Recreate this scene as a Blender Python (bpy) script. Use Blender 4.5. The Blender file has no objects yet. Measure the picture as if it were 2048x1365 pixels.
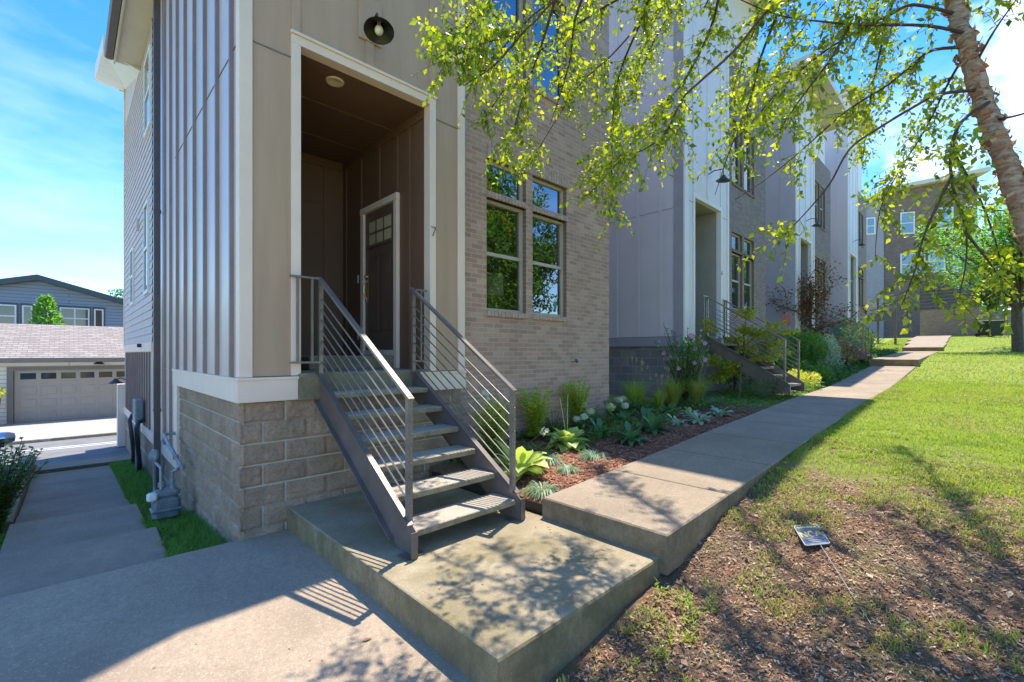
import bpy, math, random
import numpy as np
from mathutils import Vector, Matrix, noise as mn
random.seed(7); rng = np.random.default_rng(7)
sc = bpy.context.scene; COL = sc.collection
R = math.radians; PI = math.pi
# ------------------------------------------------------------ camera
EYE = 1.53; FPX = 913.0; HY = 707.5
AZ = R(45.87); FX, FY = math.cos(AZ), math.sin(AZ)
cd = bpy.data.cameras.new('camera'); cam = bpy.data.objects.new('camera', cd); COL.objects.link(cam)
cam.location = (0, 0, EYE); cam.rotation_euler = (R(90), 0, AZ - R(90))
cd.lens = 36 * FPX / 2048; cd.sensor_width = 36; cd.shift_y = 25 / 2048; cd.clip_start = .05; cd.clip_end = 2000
sc.camera = cam
def at(px, py, d):
    """a point measured in the photograph, at its own real distance d"""
    a = (px - 1024) / FPX; b = (HY - py) / FPX
    return Vector(((a * FY + FX) * d, (-a * FX + FY) * d, EYE + b * d))
# ------------------------------------------------------------ light
SUN = Vector((.375, .147, 1)).normalized()
sl = bpy.data.lights.new('sun', 'SUN'); so = bpy.data.objects.new('sun', sl); COL.objects.link(so)
sl.energy = 2.75; sl.angle = R(.53); sl.color = (1, .92, .79)
so.rotation_euler = (-SUN).to_track_quat('-Z', 'Y').to_euler()
w = bpy.data.worlds.new('World'); sc.world = w; w.use_nodes = True
nt = w.node_tree; N = nt.nodes; L = nt.links
bg = N['Background']
sky = N.new('ShaderNodeTexSky'); sky.sky_type = 'NISHITA'; sky.sun_disc = False
sky.sun_elevation = math.asin(SUN.z); sky.sun_rotation = math.atan2(SUN.x, SUN.y)
sky.altitude = 1200; sky.air_density = 1.0; sky.dust_density = .1; sky.ozone_density = 1.2
tc = N.new('ShaderNodeTexCoord')
hs = N.new('ShaderNodeHueSaturation'); hs.inputs['Saturation'].default_value = 1.38; hs.inputs['Value'].default_value = .93; hs.inputs['Hue'].default_value = .506
L.new(sky.outputs[0], hs.inputs['Color'])
mp = N.new('ShaderNodeMapping'); mp.inputs['Scale'].default_value = (1.3, 1.3, 4.2); L.new(tc.outputs['Generated'], mp.inputs['Vector'])
n1 = N.new('ShaderNodeTexNoise'); n1.inputs['Scale'].default_value = 1.7; n1.inputs['Detail'].default_value = 8; n1.inputs['Roughness'].default_value = .55
L.new(mp.outputs[0], n1.inputs['Vector'])
r1 = N.new('ShaderNodeMapRange'); r1.inputs['From Min'].default_value = .47; r1.inputs['From Max'].default_value = .85; r1.inputs['To Max'].default_value = .38
L.new(n1.outputs[0], r1.inputs['Value'])
# cumulus bank low over the far end of the lawn
dt = N.new('ShaderNodeVectorMath'); dt.operation = 'DOT_PRODUCT'; dt.inputs[1].default_value = Vector((.90, -.18, .40)).normalized()
L.new(tc.outputs['Generated'], dt.inputs[0])
n2 = N.new('ShaderNodeTexNoise'); n2.inputs['Scale'].default_value = 4.5; n2.inputs['Detail'].default_value = 9; n2.inputs['Roughness'].default_value = .6
L.new(tc.outputs['Generated'], n2.inputs['Vector'])
ad = N.new('ShaderNodeMath'); ad.operation = 'MULTIPLY_ADD'; ad.inputs[1].default_value = .36; L.new(n2.outputs[0], ad.inputs[0]); L.new(dt.outputs['Value'], ad.inputs[2])
r2 = N.new('ShaderNodeMapRange'); r2.inputs['From Min'].default_value = 1.15; r2.inputs['From Max'].default_value = 1.20; r2.inputs['To Max'].default_value = .82
L.new(ad.outputs[0], r2.inputs['Value'])
mxm = N.new('ShaderNodeMath'); mxm.operation = 'MAXIMUM'; L.new(r1.outputs[0], mxm.inputs[0]); L.new(r2.outputs[0], mxm.inputs[1])
mx = N.new('ShaderNodeMix'); mx.data_type = 'RGBA'; L.new(mxm.outputs[0], mx.inputs[0]); L.new(hs.outputs[0], mx.inputs[6])
mx.inputs[7].default_value = (4.9, 5.3, 6.0, 1)
L.new(mx.outputs[2], bg.inputs['Color']); bg.inputs['Strength'].default_value = .15
sc.view_settings.view_transform = 'Standard'; sc.view_settings.look = 'None'; sc.view_settings.exposure = 1.5; sc.view_settings.gamma = 1
# ------------------------------------------------------------ materials
def newmat(name):
    m = bpy.data.materials.new(name); m.use_nodes = True
    return m, m.node_tree.nodes, m.node_tree.links, m.node_tree.nodes['Principled BSDF']
def c4(c): return (c[0], c[1], c[2], 1)
def nz(N, L, scale, det=4, rough=.5, vec=None, stretch=None):
    if vec is None: g = N.new('ShaderNodeNewGeometry'); vec = g.outputs['Position']
    if stretch: q = N.new('ShaderNodeMapping'); q.inputs['Scale'].default_value = stretch; L.new(vec, q.inputs['Vector']); vec = q.outputs[0]
    n = N.new('ShaderNodeTexNoise'); n.inputs['Scale'].default_value = scale; n.inputs['Detail'].default_value = det; n.inputs['Roughness'].default_value = rough
    L.new(vec, n.inputs['Vector']); return n.outputs[0]
def ramp(N, L, src, a, b, lo=0., hi=1.):
    r = N.new('ShaderNodeMapRange'); r.inputs['From Min'].default_value = a; r.inputs['From Max'].default_value = b
    r.inputs['To Min'].default_value = lo; r.inputs['To Max'].default_value = hi; L.new(src, r.inputs['Value']); return r.outputs[0]
def mix(N, L, fac, a, b, mode='MIX'):
    m = N.new('ShaderNodeMix'); m.data_type = 'RGBA'; m.blend_type = mode
    for s, v in ((0, fac), (6, a), (7, b)):
        if isinstance(v, (int, float)): m.inputs[s].default_value = v
        elif isinstance(v, tuple): m.inputs[s].default_value = c4(v)
        else: L.new(v, m.inputs[s])
    return m.outputs[2]
def mth(N, L, op, a, b):
    m = N.new('ShaderNodeMath'); m.operation = op
    for s, v in ((0, a), (1, b)):
        if isinstance(v, (int, float)): m.inputs[s].default_value = v
        else: L.new(v, m.inputs[s])
    return m.outputs[0]
def bump(N, L, B, src, st, dist=.01):
    b = N.new('ShaderNodeBump'); b.inputs['Strength'].default_value = st; b.inputs['Distance'].default_value = dist
    L.new(src, b.inputs['Height']); L.new(b.outputs[0], B.inputs['Normal'])
def mat(name, col, rough=.6, metal=0, var=.08, scale=3, bs=80, bst=.15, col2=None, spec=.5, stretch=None):
    m, N, L, B = newmat(name)
    c2 = col2 or tuple(min(1, v * (1 + var)) for v in col); c1 = tuple(v * (1 - var) for v in col) if col2 is None else col
    o = mix(N, L, ramp(N, L, nz(N, L, scale, 6, .6, stretch=stretch), .35, .65), c1, c2)
    L.new(o, B.inputs['Base Color']); B.inputs['Roughness'].default_value = rough; B.inputs['Metallic'].default_value = metal
    B.inputs['Specular IOR Level'].default_value = spec
    if bst: bump(N, L, B, nz(N, L, bs, 3, stretch=stretch), bst, .004)
    return m
def leafmat(name, cols, trans=.5, rough=.45, tcol=None):
    m, N, L, B = newmat(name)
    g = N.new('ShaderNodeNewGeometry'); cr = N.new('ShaderNodeValToRGB'); L.new(g.outputs['Random Per Island'], cr.inputs[0])
    els = cr.color_ramp.elements
    while len(els) < len(cols): els.new(.5)
    for i, c in enumerate(cols): els[i].position = i / max(1, len(cols) - 1); els[i].color = c4(c)
    colr = cr.outputs[0]
    if name == 'grass_blades':
        colr = mix(N, L, ramp(N, L, nz(N, L, .9, 6, .65), .46, .68, 0, .75), colr, (.36, .33, .12)); colr = mix(N, L, ramp(N, L, nz(N, L, 2.3, 5, .6), .5, .7, 0, .6), colr, (.12, .24, .03))
    B.inputs['Roughness'].default_value = rough; L.new(colr, B.inputs['Base Color']); B.inputs['Specular IOR Level'].default_value = .4
    t = N.new('ShaderNodeBsdfTranslucent')
    tt = mix(N, L, 1.0, colr, tcol or (2.2, 2.2, .8), 'MULTIPLY'); L.new(tt, t.inputs[0])
    ms = N.new('ShaderNodeMixShader'); ms.inputs[0].default_value = trans
    L.new(B.outputs[0], ms.inputs[1]); L.new(t.outputs[0], ms.inputs[2]); L.new(ms.outputs[0], N['Material Output'].inputs[0])
    return m
def brickmat(name, c1, c2, mortar, axis, bw=.203, bh=.0677, ms=.006, rough=.85, bst=.5, dirt=.25):
    m, N, L, B = newmat(name)
    g = N.new('ShaderNodeNewGeometry'); s = N.new('ShaderNodeSeparateXYZ'); L.new(g.outputs['Position'], s.inputs[0])
    c = N.new('ShaderNodeCombineXYZ'); L.new(s.outputs[axis], c.inputs[0]); L.new(s.outputs[2], c.inputs[1])
    b = N.new('ShaderNodeTexBrick'); L.new(c.outputs[0], b.inputs['Vector']); b.inputs['Scale'].default_value = 1
    b.inputs['Brick Width'].default_value = bw; b.inputs['Row Height'].default_value = bh; b.inputs['Mortar Size'].default_value = ms
    b.inputs['Mortar Smooth'].default_value = .15; b.inputs['Bias'].default_value = -.1
    b.inputs['Color1'].default_value = c4(c1); b.inputs['Color2'].default_value = c4(c2); b.inputs['Mortar'].default_value = c4(mortar)
    o = mix(N, L, ramp(N, L, nz(N, L, 2.2, 5), .3, .75, 0, dirt), b.outputs['Color'], tuple(v * .55 for v in c1))
    o = mix(N, L, .35, o, nz(N, L, 90, 3), 'SOFT_LIGHT')
    L.new(o, B.inputs['Base Color']); B.inputs['Roughness'].default_value = rough
    h = mth(N, L, 'ADD', mth(N, L, 'MULTIPLY', b.outputs['Fac'], -1.), mth(N, L, 'MULTIPLY', nz(N, L, 120, 4), .35))
    bump(N, L, B, h, bst, .006)
    return m
def concrete(name, col, moss=.3, dark=.5, wet=0):
    m, N, L, B = newmat(name)
    o = mix(N, L, ramp(N, L, nz(N, L, 1.6, 9, .68), .36, .64), tuple(v * .62 for v in col), tuple(min(1, v * 1.08) for v in col))
    o = mix(N, L, ramp(N, L, nz(N, L, 24, 8, .8), .36, .64, 0, .75), o, tuple(v * .55 for v in col))
    o = mix(N, L, ramp(N, L, nz(N, L, 70, 4, .7), .54, .66, 0, .55), o, tuple(min(1, v * 1.45) for v in col))
    o = mix(N, L, ramp(N, L, nz(N, L, 260, 2), .50, .66, 0, .65), o, tuple(v * .36 for v in col))
    o = mix(N, L, ramp(N, L, nz(N, L, 190, 2, vec=None), .6, .75, 0, .5), o, tuple(min(1, v * 1.5) for v in col))
    o = mix(N, L, ramp(N, L, nz(N, L, 3.2, 10, .75), .48, .66, 0, dark), o, tuple(v * .42 for v in col))
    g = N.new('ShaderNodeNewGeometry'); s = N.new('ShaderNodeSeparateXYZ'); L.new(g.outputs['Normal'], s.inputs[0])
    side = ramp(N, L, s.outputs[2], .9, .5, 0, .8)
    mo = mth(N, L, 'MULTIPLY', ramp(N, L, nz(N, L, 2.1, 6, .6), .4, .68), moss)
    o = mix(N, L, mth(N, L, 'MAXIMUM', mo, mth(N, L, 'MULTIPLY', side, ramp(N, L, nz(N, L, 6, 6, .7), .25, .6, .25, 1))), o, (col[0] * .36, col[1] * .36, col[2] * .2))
    L.new(o, B.inputs['Base Color']); B.inputs['Roughness'].default_value = .85
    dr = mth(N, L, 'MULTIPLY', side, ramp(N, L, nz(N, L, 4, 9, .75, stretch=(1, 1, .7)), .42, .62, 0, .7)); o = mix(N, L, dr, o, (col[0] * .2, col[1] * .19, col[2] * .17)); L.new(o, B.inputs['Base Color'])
    h = mth(N, L, 'ADD', nz(N, L, 170, 4, .7), mth(N, L, 'MULTIPLY', nz(N, L, 30, 6, .7), 1.2)); bump(N, L, B, h, .6, .007)
    return m
TR_LIGHT = (.84, .665, .53)
MT = {}
def setmats():
    D = MT
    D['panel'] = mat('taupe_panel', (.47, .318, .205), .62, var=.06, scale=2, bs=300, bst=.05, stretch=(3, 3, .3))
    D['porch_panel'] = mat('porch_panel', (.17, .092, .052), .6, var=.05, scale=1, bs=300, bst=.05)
    D['trim'] = mat('cream_trim', TR_LIGHT, .5, var=.05, scale=1.5, bs=200, bst=.05)
    D['metal'] = mat('lilac_grey_siding', (.58, .50, .455), .36, .18, var=.05, scale=1.2, bs=30, bst=.03)
    D['rib'] = mat('siding_rib', (.24, .165, .15), .4, .1, var=.1)  # dark tone carries the shadow line that falls beside each rib
    D['lap'] = mat('lap_siding', (.55, .48, .46), .6, var=.05, bs=150, bst=.08)
    D['soffit'] = mat('soffit', (.62, .56, .47), .6, var=.04)
    D['gutter'] = mat('dark_gutter', (.10, .095, .10), .4, .3, var=.1)
    D['downspout'] = mat('downspout', (.11, .09, .09), .35, .3, var=.1)
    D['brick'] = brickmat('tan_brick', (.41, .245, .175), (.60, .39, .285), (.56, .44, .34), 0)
    D['brick6'] = brickmat('brown_brick', (.22, .155, .14), (.32, .235, .21), (.36, .33, .3), 0)
    D['soldier'] = mat('soldier_brick', (.38, .26, .20), .85, col2=(.55, .40, .32), scale=18, bs=150, bst=.5)
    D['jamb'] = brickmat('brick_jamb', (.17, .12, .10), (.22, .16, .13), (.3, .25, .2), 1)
    D['frame'] = mat('tan_window_frame', (.50, .43, .33), .45, var=.04)
    D['steel'] = mat('painted_steel', (.23, .20, .175), .3, .35, var=.12, scale=6, bs=60, bst=.08)
    D['steel2'] = mat('stringer_steel', (.16, .13, .115), .38, .2, var=.16, scale=4, bs=60, bst=.1)
    D['tread'] = concrete('tread_concrete', (.64, .54, .42), .15, .3)
    D['porchslab'] = concrete('porch_concrete', (.5, .43, .33), .25, .3)
    D['slab'] = concrete('driveway_concrete', (.56, .43, .305), .12, .45)
    D['pad'] = concrete('pad_concrete', (.52, .42, .275), .7, .35)
    D['walk'] = concrete('walk_concrete', (.50, .385, .275), .25, .5)
    D['sidewalk'] = concrete('side_walk_concrete', (.49, .385, .28), .2, .5)
    D['pale'] = concrete('pale_concrete', (.62, .57, .5), 0, .1)
    D['asphalt'] = mat('asphalt', (.20, .195, .19), .9, var=.15, scale=2, bs=200, bst=.3)
    D['paint'] = mat('road_paint', (.7, .7, .68), .7, var=.1)
    D['black'] = mat('black_plastic', (.02, .02, .02), .5)
    D['bulb'] = mat('frosted_bulb', (.75, .66, .48), .25, var=.02)
    D['lampblack'] = mat('lamp_enamel', (.045, .045, .04), .35, .2)
    D['lampin'] = mat('lamp_inner_enamel', (.035, .035, .025), .3, .4)
    D['door'] = mat('brown_door', (.14, .095, .07), .4, var=.08)
    D['brass'] = mat('brass', (.62, .42, .2), .25, .9)
    D['white'] = mat('white_plastic', (.7, .7, .68), .4)
    D['meter'] = mat('grey_meter_paint', (.19, .22, .23), .4, .2, var=.2, scale=12)
    D['pipe'] = mat('galvanised_pipe', (.26, .29, .31), .4, .3, var=.2, scale=15)
    D['conduit'] = mat('black_conduit', (.03, .03, .04), .4)
    D['shade'] = mat('linen_shade', (.66, .72, .58), .8)
    D['interior'] = mat('room_wall', (.16, .15, .14), .9)
    D['blueside'] = brickmat('blue_lap', (.23, .30, .38), (.245, .32, .40), (.09, .13, .17), 0, 40, .16, .012, .6, .3, .05)
    D['whiteside'] = brickmat('white_lap', (.66, .65, .62), (.7, .69, .66), (.34, .33, .32), 0, 40, .15, .012, .6, .3, .05)
    D['shingle'] = brickmat('shingle', (.29, .245, .215), (.42, .365, .32), (.19, .16, .145), 0, .28, .075, .012, .9, .6, .2)
    D['eave'] = mat('grey_fascia', (.17, .165, .15), .5)
    D['darkeave'] = mat('slate_fascia', (.06, .085, .10), .5)
    D['gdoor'] = mat('garage_door', (.33, .30, .27), .5, var=.04)
    D['gtrim'] = mat('garage_trim', (.17, .16, .15), .5, var=.04)
    D['whitetrim'] = mat('white_trim', (.74, .74, .72), .5, var=.04)
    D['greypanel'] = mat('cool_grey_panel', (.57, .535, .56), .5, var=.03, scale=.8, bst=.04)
    D['greytrim'] = mat('dark_grey_trim', (.32, .30, .33), .5, var=.05)
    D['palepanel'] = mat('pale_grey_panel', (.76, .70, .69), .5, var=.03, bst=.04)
    D['paletrim'] = mat('pale_trim', (.82, .76, .73), .5, var=.03)
    D['bluepanel'] = mat('blue_grey_panel', (.33, .36, .44), .5, var=.03, bst=.04)
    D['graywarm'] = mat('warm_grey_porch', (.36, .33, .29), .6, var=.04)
    D['wood'] = mat('wood', (.35, .14, .06), .6, var=.2, scale=10)
    D['darkwood'] = mat('dark_slat', (.09, .075, .07), .7, var=.2)
    D['carpaint'] = mat('blue_car_paint', (.05, .10, .32), .15, .5, var=.03, bst=0)
    D['chrome'] = mat('silver_cap', (.5, .52, .55), .15, .8, bst=0)
    D['rubber'] = mat('rubber', (.02, .02, .02), .8)
    D['bin'] = mat('bin_plastic', (.02, .035, .04), .5)
    D['pot'] = mat('grey_pot', (.13, .125, .13), .6)
    D['stone'] = mat('retaining_stone', (.30, .29, .26), .9, var=.3, scale=4, bs=20, bst=.6)
    D['twig'] = mat('twig_bark', (.075, .045, .035), .8, var=.3, scale=30, bs=60, bst=.4)
    D['bark'] = mat('grey_bark', (.14, .11, .085), .9, var=.35, scale=14, bs=40, bst=.8)
    D['stem'] = mat('green_stem', (.10, .16, .04), .6)
    # window glass: half mirror, half clear
    m, N, L, B = newmat('window_glass'); tr = N.new('ShaderNodeBsdfTransparent'); tr.inputs[0].default_value = (.75, .8, .76, 1)
    gl = N.new('ShaderNodeBsdfGlossy'); gl.inputs['Roughness'].default_value = .01; gl.inputs[0].default_value = (.92, .95, 1, 1)
    fr = N.new('ShaderNodeFresnel'); fr.inputs[0].default_value = 1.9
    ms = N.new('ShaderNodeMixShader'); L.new(ramp(N, L, fr.outputs[0], 0, 1, .20, 1), ms.inputs[0]); L.new(tr.outputs[0], ms.inputs[1]); L.new(gl.outputs[0], ms.inputs[2])
    L.new(ms.outputs[0], N['Material Output'].inputs[0]); D['glass'] = m
    m, N, L, B = newmat('dark_glass'); B.inputs['Base Color'].default_value = (.03, .045, .045, 1); B.inputs['Roughness'].default_value = .04; B.inputs['Specular IOR Level'].default_value = 1; D['dglass'] = m
    m, N, L, B = newmat('lit_bulb'); B.inputs['Emission Color'].default_value = (1, .72, .32, 1); B.inputs['Emission Strength'].default_value = 6; D['lit'] = m
    # split-face block
    m, N, L, B = newmat('split_face_block')
    o = mix(N, L, ramp(N, L, nz(N, L, 3, 6, .6), .3, .7), (.31, .21, .135), (.49, .355, .245))
    o = mix(N, L, ramp(N, L, nz(N, L, 45, 5, .7), .45, .7, 0, .6), o, (.15, .11, .08))
    o = mix(N, L, ramp(N, L, nz(N, L, 70, 3, .7), .58, .75, 0, .7), o, (.60, .50, .40))
    L.new(o, B.inputs['Base Color']); B.inputs['Roughness'].default_value = .95; bump(N, L, B, nz(N, L, 55, 6, .75), .9, .014); D['block'] = m
    m, N, L, B = newmat('block_mortar'); B.inputs['Base Color'].default_value = (.50, .43, .35, 1); B.inputs['Roughness'].default_value = .95; bump(N, L, B, nz(N, L, 120, 4), .4, .004); D['mortar'] = m
    D['block6'] = brickmat('grey_block', (.21, .20, .205), (.30, .29, .295), (.42, .41, .41), 1, .406, .203, .006, .95, .9, .5)
    D['block6f'] = brickmat('grey_block_front', (.21, .20, .205), (.30, .29, .295), (.42, .41, .41), 0, .406, .203, .006, .95, .9, .5)
    D['endbrick'] = brickmat('end_building_brick', (.17, .115, .10), (.25, .18, .155), (.28, .23, .2), 1)
    D['rbrick'] = brickmat('low_wall_brick', (.25, .165, .11), (.34, .23, .16), (.35, .3, .25), 1, .2, .07, .006)
    # ground: lawn turning to worn red soil on the bank
    m, N, L, B = newmat('lawn_soil')
    g = N.new('ShaderNodeNewGeometry'); s = N.new('ShaderNodeSeparateXYZ'); L.new(g.outputs['Position'], s.inputs[0])
    soil = mix(N, L, ramp(N, L, nz(N, L, 22, 8, .7), .35, .65), (.14, .065, .035), (.38, .20, .11))
    soil = mix(N, L, ramp(N, L, nz(N, L, 3, 5), .4, .6), soil, (.20, .14, .085))
    soil = mix(N, L, ramp(N, L, nz(N, L, 90, 2), .6, .72, 0, .8), soil, (.45, .38, .29))
    moss = mix(N, L, ramp(N, L, nz(N, L, 2.6, 6, .6), .56, .64, 0, .45), soil, (.19, .20, .035))
    gr = mix(N, L, ramp(N, L, nz(N, L, 14, 6, .7), .3, .7), (.20, .26, .035), (.34, .40, .07))
    gr = mix(N, L, ramp(N, L, nz(N, L, 1.2, 5, .6), .52, .72, 0, .7), gr, (.30, .29, .10))
    k = mth(N, L, 'ADD', s.outputs[0], mth(N, L, 'MULTIPLY', nz(N, L, 1.6, 8, .75), 4.))
    lawnm = ramp(N, L, k, 7.0, 8.6); left = ramp(N, L, s.outputs[0], 1.4, 1.3)
    L.new(mix(N, L, mth(N, L, 'MAXIMUM', lawnm, left), moss, gr), B.inputs['Base Color']); B.inputs['Roughness'].default_value = .95
    bump(N, L, B, nz(N, L, 45, 8, .75), 1., .03); D['ground'] = m
    D['mulch'] = mat('mulch_base', (.12, .055, .035), .95, col2=(.28, .135, .085), scale=40, bs=50, bst=1)
    D['chips'] = leafmat('mulch_chips', [(.12, .045, .03), (.36, .15, .085), (.54, .30, .19), (.24, .09, .05), (.42, .19, .11)], .02, .9)
    D['litter'] = leafmat('soil_litter', [(.12, .055, .03), (.34, .18, .10), (.62, .48, .34), (.22, .105, .06), (.46, .29, .18), (.14, .08, .05), (.30, .15, .08)], .02, .9)
    D['straw'] = leafmat('straw', [(.3, .24, .12), (.4, .34, .18), (.22, .2, .08)], .3, .7, (1.4, 1.4, .9))
    D['grass'] = leafmat('grass_blades', [(.24, .34, .035), (.33, .44, .055), (.42, .50, .09), (.26, .38, .04)], .4, .5, (1.5, 1.45, .6))
    D['grassdark'] = leafmat('dark_grass', [(.05, .15, .02), (.10, .26, .03), (.16, .33, .045), (.24, .30, .07)], .4)
    D['birch'] = leafmat('birch_leaves', [(.10, .17, .02), (.17, .26, .03), (.26, .35, .045), (.07, .13, .015), (.38, .43, .07), (.14, .22, .03)], .52, .38, (2.6, 2.3, .45))
    D['green'] = leafmat('green_leaves', [(.07, .15, .035), (.11, .23, .05), (.17, .30, .07), (.06, .12, .03)], .35)
    D['yellowgreen'] = leafmat('yellow_green_leaves', [(.46, .54, .08), (.60, .64, .12), (.36, .48, .06)], .45, .45, (1.6, 1.5, .8))
    D['bluegreen'] = leafmat('blue_green_leaves', [(.06, .17, .075), (.10, .24, .10), (.05, .14, .055)], .25)
    D['sage'] = leafmat('sage_leaves', [(.30, .42, .34), (.40, .52, .42), (.22, .34, .24)], .2)
    D['hostay'] = leafmat('hosta_yellow', [(.62, .68, .20), (.40, .54, .10), (.75, .78, .42), (.32, .46, .08)], .4, .35, (1.4, 1.4, .9))
    D['maple'] = leafmat('maple_leaves', [(.30, .38, .03), (.42, .42, .04), (.20, .32, .03)], .5, .45, (1.9, 1.6, .5))
    D['purple'] = leafmat('purple_maple_leaves', [(.13, .06, .05), (.19, .08, .05), (.15, .12, .04), (.10, .07, .05), (.45, .26, .03)], .35, .5, (1.7, 1.3, .8))
    D['far'] = leafmat('far_tree_leaves', [(.03, .09, .02), (.06, .15, .03), (.10, .21, .04)], .35)
    D['fartree2'] = leafmat('far_tree_blue', [(.09, .22, .07), (.14, .32, .10), (.22, .38, .09)], .45)
    D['tuft'] = leafmat('grey_green_blades', [(.20, .32, .22), (.30, .42, .32), (.12, .24, .10), (.42, .50, .42)], .25)
    D['seed'] = leafmat('seed_heads', [(.42, .36, .22), (.52, .46, .30)], .3)
    D['hydr'] = leafmat('hydrangea_florets', [(.50, .56, .26), (.62, .66, .42), (.40, .50, .18)], .3, .6, (1.3, 1.3, 1))
    D['hydw'] = leafmat('hydrangea_white', [(.56, .60, .42), (.66, .68, .54)], .3, .6, (1.2, 1.2, 1.1))
    D['pink'] = leafmat('rose_petals', [(.55, .22, .52), (.62, .32, .60), (.48, .16, .42)], .3, .5, (1.4, 1.2, 1.4))
    D['lav'] = leafmat('pale_bud', [(.55, .55, .7), (.6, .55, .72)], .3, .5, (1.2, 1.2, 1.3))
    D['orange'] = leafmat('orange_petals', [(.65, .30, .02), (.7, .45, .03)], .3, .5, (1.4, 1.2, 1))
    D['red'] = leafmat('red_new_leaves', [(.62, .12, .07), (.7, .22, .15)], .4, .5, (1.4, 1.2, 1))
    D['juni'] = leafmat('juniper_needles', [(.10, .20, .10), (.16, .26, .12), (.27, .17, .13), (.08, .15, .08)], .2)
    # papery birch bark
    m, N, L, B = newmat('birch_bark')
    v = nz(N, L, 5, 9, .7, stretch=(3, 3, 9)); o = mix(N, L, ramp(N, L, v, .35, .62), (.30, .15, .10), (.60, .42, .30))
    o = mix(N, L, ramp(N, L, nz(N, L, 7, 8, .7, stretch=(1.5, 1.5, 4)), .47, .60, 0, .85), o, (.64, .53, .42))
    o = mix(N, L, ramp(N, L, nz(N, L, 9, 8, .8, stretch=(1, 1, 5)), .57, .60), o, (.06, .035, .025))
    L.new(o, B.inputs['Base Color']); B.inputs['Roughness'].default_value = .85; bump(N, L, B, nz(N, L, 9, 9, .8, stretch=(1, 1, 4)), 1., .03); D['birchbark'] = m
    D['peel'] = leafmat('bark_curls', [(.5, .33, .22), (.28, .12, .08), (.62, .48, .38)], .25, .8)
    D['signface'] = mat('sign_face', (.10, .13, .18), .35, var=.25, scale=30)
    D['signyellow'] = mat('sign_yellow', (.66, .50, .20), .5, var=.1)
    D['signwhite'] = mat('sign_white', (.5, .5, .5), .4)
    D['sticker'] = mat('green_sticker', (.05, .30, .16), .5)
setmats()
# ------------------------------------------------------------ mesh helpers
LOC = {}
def link(name, me, parent, origin):
    o = bpy.data.objects.new(name, me); COL.objects.link(o)
    if parent is not None:
        o.parent = parent; LOC[o.name] = LOC[parent.name]
    else:
        o.location = origin; LOC[o.name] = Vector(origin)
    return o
def tag(o, label=None, cat=None, group=None, kind=None):
    if label: o['label'] = label
    if cat: o['category'] = cat
    if group: o['group'] = group
    if kind: o['kind'] = kind
    return o
def thing(name, label, cat, loc, group=None):
    o = bpy.data.objects.new(name, None); COL.objects.link(o); o.location = loc; o.empty_display_size = .2
    LOC[o.name] = Vector(loc); return tag(o, label, cat, group)
def mesh_np(name, V, F, mats, parent=None, origin=(0, 0, 0), smooth=False, mi=None):
    """V Nx3 world coordinates; F list of faces or ndarray"""
    base = LOC[parent.name] if parent is not None else Vector(origin)
    V = np.asarray(V, dtype=np.float64).reshape(-1, 3) - np.array(base)
    me = bpy.data.meshes.new(name)
    if isinstance(F, np.ndarray):
        k = F.shape[1]; n = len(F)
        me.vertices.add(len(V)); me.vertices.foreach_set('co', V.ravel())
        me.loops.add(n * k); me.loops.foreach_set('vertex_index', F.ravel().astype(np.int32))
        me.polygons.add(n); me.polygons.foreach_set('loop_start', np.arange(0, n * k, k, dtype=np.int32))
        me.update(calc_edges=True); me.validate()
    else:
        me.from_pydata(V.tolist(), [], F); me.update()
    for m in (mats if isinstance(mats, list) else [mats]): me.materials.append(MT[m])
    if mi is not None: me.polygons.foreach_set('material_index', np.asarray(mi, dtype=np.int32))
    if smooth: me.polygons.foreach_set('use_smooth', np.ones(len(me.polygons), dtype=bool))
    return link(name, me, parent, origin)
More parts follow.
